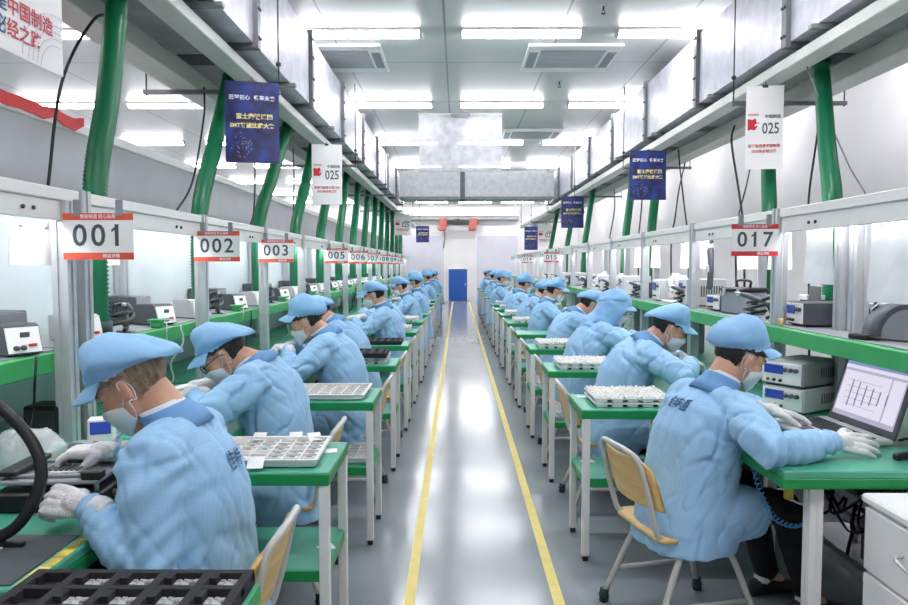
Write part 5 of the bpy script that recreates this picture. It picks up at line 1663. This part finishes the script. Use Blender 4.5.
# ------------------------------------------------------------------ laptop, lead, cabinet, coiled cord
def laptop():
    t = thing('laptop', 'open black laptop with lit screen on the right bench', 'laptop', (1.545, 2.83, BT+.001), PI+.06)
    w, d = .43, .285
    MB().box(.0, d, -w/2, w/2, .006, .026, .005, 'light_grey').build('base', 'light_grey', t)
    k = MB()
    for r in range(6):
        for c in range(15):
            k.box(.055+.0205*r, .055+.0205*r+.017, -w/2+.02+.0262*c, -w/2+.02+.0262*c+.0225, .026, .0295, .001, 'keyboard' )
    k.build('keyboard', 'keyboard', t)
    MB().box(d-.095, d-.035, -.05, .05, .0258, .0268, 0).build('touchpad', 'dark_grey', t)
    # lid leaning back: hinge at x=0
    Ml = Matrix.Translation((0, 0, .022)) @ Matrix.Rotation(math.radians(-17), 4, 'Y')
    lid = MB().box(-.012, 0, -w/2, w/2, .0, .29, .005, None, Ml).build('lid', 'dark_grey', t)
    s = MB().box(.0003, .0008, -w/2+.022, w/2-.022, .03, .272, 0, 'screen', Ml)
    s.box(.0008, .001, -w/2+.022, w/2-.022, .252, .272, 0, 'screen_bar', Ml).box(.0008, .001, -w/2+.022, w/2-.022, .236, .251, 0, 'screen_light', Ml)
    s.box(.0008, .001, -w/2+.03, w/2-.11, .05, .225, 0, 'screen_light', Ml).box(.0008, .001, w/2-.10, w/2-.03, .05, .225, 0, 'screen_light', Ml)
    for i in range(6): s.box(.001, .0012, -.12+.045*i, -.112+.045*i, .075+.008*i, .19-.006*i, 0, 'screen_grey', Ml)
    for i in range(5): s.box(.001, .0012, -.15, .06, .082+.026*i, .0835+.026*i, 0, 'screen_grey', Ml)
    s.build('screen', 'screen', lid)
    for y in (-.12, .12): MB().cyl((0, y-.02, .022), (0, y+.02, .022), .008, 10).build('hinge', 'black', t)
laptop()
t = thing('scanner_lead', 'black plug and lead beside the gloved hand on the right bench', 'plug', (1.50, 2.46, BT), .4)
MB().box(-.05, .02, -.013, .013, 0, .024, .005).box(.03, .07, -.011, .011, 0, .02, .004).build('plug_body', 'black', t)
MB().tube(catmull([(.06, 0, .010), (.13, .03, .008), (.17, .10, .03), (.2, .16, .01)], 6), .0055, 6).build('lead', 'black', t)

t = thing('drawer_cabinet', 'white drawer cabinet at the end of the right bench, lower right corner', 'cabinet', (1.245, 2.0, 0))
MB().box(.012, .45, -.36, .26, .03, .675, .004).build('cabinet_body', 'white_paint', t)
MB().box(-.008, .46, -.37, .27, .675, .705, .008).build('cabinet_top', 'white_plastic', t)
for z0, z1 in ((.05, .245), (.255, .45), (.46, .665)):
    d = MB().box(-.004, .014, -.345, .25, z0, z1, .004).build('drawer', 'white_plastic', t)
    zc = (z0+z1)/2+.02
    MB().tube(catmull([(-.004, -.10, zc), (-.03, -.095, zc-.004), (-.034, -.05, zc-.016), (-.034, .0, zc-.016), (-.03, .045, zc-.004), (-.004, .05, zc)], 5), .0055, 8).build('handle', 'chip', d)

pts = []
path = catmull([(1.02, 2.60, .72), (1.035, 2.56, .62), (1.07, 2.52, .53), (1.15, 2.50, .505), (1.21, 2.52, .56), (1.235, 2.56, .66)], 40)
for i, p in enumerate(path): a = i*.95; pts.append(p+V((math.cos(a)*.008, math.sin(a)*.008, math.cos(a)*.006)))
tag(MB().tube(pts, .0028, 5).build('coil_cord', 'cord_blue'), 'blue coiled cord hanging below the end of the right bench', 'cord')
t = thing('plug_tangle', 'yellow and white plug on a lead under the right bench end', 'plug', (1.16, 2.60, .60))
MB().box(-.015, .015, -.012, .012, -.03, .02, .003).build('plug_body', 'tape_dirty', t)
MB().tube(catmull([(0, 0, .02), (-.03, .05, .09), (-.06, .12, .13)], 5), .004, 6).build('lead', 'white_plastic', t)
MB().tube(catmull([(0, 0, -.03), (.08, .0, -.05), (.16, .05, .02), (.22, .1, .06)], 5), .004, 6).build('lead', 'white_plastic', t)
t = thing('solder_bottle', 'amber bottle with white cap beside the power supplies', 'bottle', (1.30, 3.24, BT))
MB().cyl((0, 0, 0), (0, 0, .06), .022, 16).build('bottle_body', 'orange', t)
MB().cyl((0, 0, .06), (0, 0, .08), .015, 14).build('cap', 'white_plastic', t)
t = thing('bench_hanger', 'white pull cord with wooden bead hanging at the nearest right post', 'cord', (1.53, 3.50, 0))
MB().cyl((0, 0, 1.18), (0, 0, 1.62), .003, 6).build('cord_line', 'white_plastic', t)
MB().limb([(0, 0, 1.155), (0, 0, 1.175)], [.012, .012], 12).build('bead', 'wood', t)

# ------------------------------------------------------------------ loose leads and small clutter along both shelves
def hang_lead(seed, s):
    r = random.Random(seed)
    pts = [(-s*.008, 0, 0), (-s*.012, r.uniform(-.03, .03), -.10), (s*r.uniform(-.02, .06), r.uniform(-.12, .12), -.2), (s*r.uniform(.02, .10), r.uniform(-.15, .15), -.30), (s*.12, r.uniform(-.1, .1), -.365)]
    return MB().tube(catmull(pts, 6), .0045, 6)
hl = {s: [hang_lead(k, s).mesh('hanging_lead', 'black' if k else 'light_grey') for k in range(2)] for s in (-1, 1)}
for k in range(9):
    n = ORD[k]
    o = obj('hanging_lead', hl[1][k % 2], None, (1.49, 3.95+1.3*k, 1.142)); tag(o, 'lead hanging from the right shelf to the bench, %s from the front' % n, 'lead', 'leads hanging under the right shelf')
    o = obj('hanging_lead', hl[-1][(k+1) % 2], None, (-1.60, 2.48+1.3*k, 1.122)); tag(o, 'lead hanging from the left shelf to the bench, %s from the front' % n, 'lead', 'leads hanging under the left shelf')
def small_box(lab, loc, rz, w, d, h, mt):
    t = thing('small_carton', lab, 'box', loc, rz, 'small boxes along the right shelf')
    MB().box(-w/2, w/2, -d/2, d/2, 0, h*.8, .003).build('box_body', mt, t); MB().box(-w/2-.002, w/2+.002, -d/2-.002, d/2+.002, h*.78, h, .003).build('lid', 'light_grey' if mt != 'light_grey' else 'mid_grey', t)
cols = ['dark_grey', 'black', 'light_grey', 'grn_edge', 'mid_grey', 'orange']
names = {'dark_grey': 'dark grey', 'black': 'black', 'light_grey': 'pale', 'grn_edge': 'green', 'mid_grey': 'grey', 'orange': 'orange'}
rnd = random.Random(21)
for k in range(12):
    m_ = cols[k % 6]
    small_box('small %s box at the back of the right shelf, %s from the front' % (names[m_], ORD[k]), (1.955, 3.42+.62*k, ST), rnd.uniform(-.4, .4), .1, .08+.05*rnd.random(), .06+.09*rnd.random(), m_)
t = thing('mobile_dock', 'black box with open flap on the right shelf behind sign 017', 'box', (1.72, 3.80, ST), PI-.2)
MB().box(-.12, .0, -.10, .10, 0, .10, .005).build('case', 'black', t)
MB().box(-.12, -.115, -.10, .10, .10, .19, .002).build('flap', 'dark_grey', t)
MB().box(.0, .004, -.08, .08, .02, .08, .001).build('face_plate', 'mid_grey', t)
# ------------------------------------------------------------------ light and view
wd = bpy.data.worlds.new('world'); SC.world = wd; wd.use_nodes = True
wd.node_tree.nodes['Background'].inputs['Color'].default_value = (.9, .95, 1, 1)
wd.node_tree.nodes['Background'].inputs['Strength'].default_value = .3
SC.view_settings.view_transform = 'Standard'
try: SC.view_settings.look = 'None'
except Exception: pass
SC.view_settings.gamma = 1; SC.view_settings.use_curve_mapping = False
SC.view_settings.exposure = .52
cy = SC.cycles
cy.use_denoising = True
cy.max_bounces = 9; cy.diffuse_bounces = 4; cy.glossy_bounces = 4; cy.transparent_max_bounces = 12
cy.caustics_reflective = False; cy.caustics_refractive = False
cy.sample_clamp_indirect = 8
for o in list(COL.objects):
    if o.parent is None and o.type in {'MESH', 'EMPTY'} and 'kind' not in o and 'label' not in o: print('UNTAGGED', o.name)
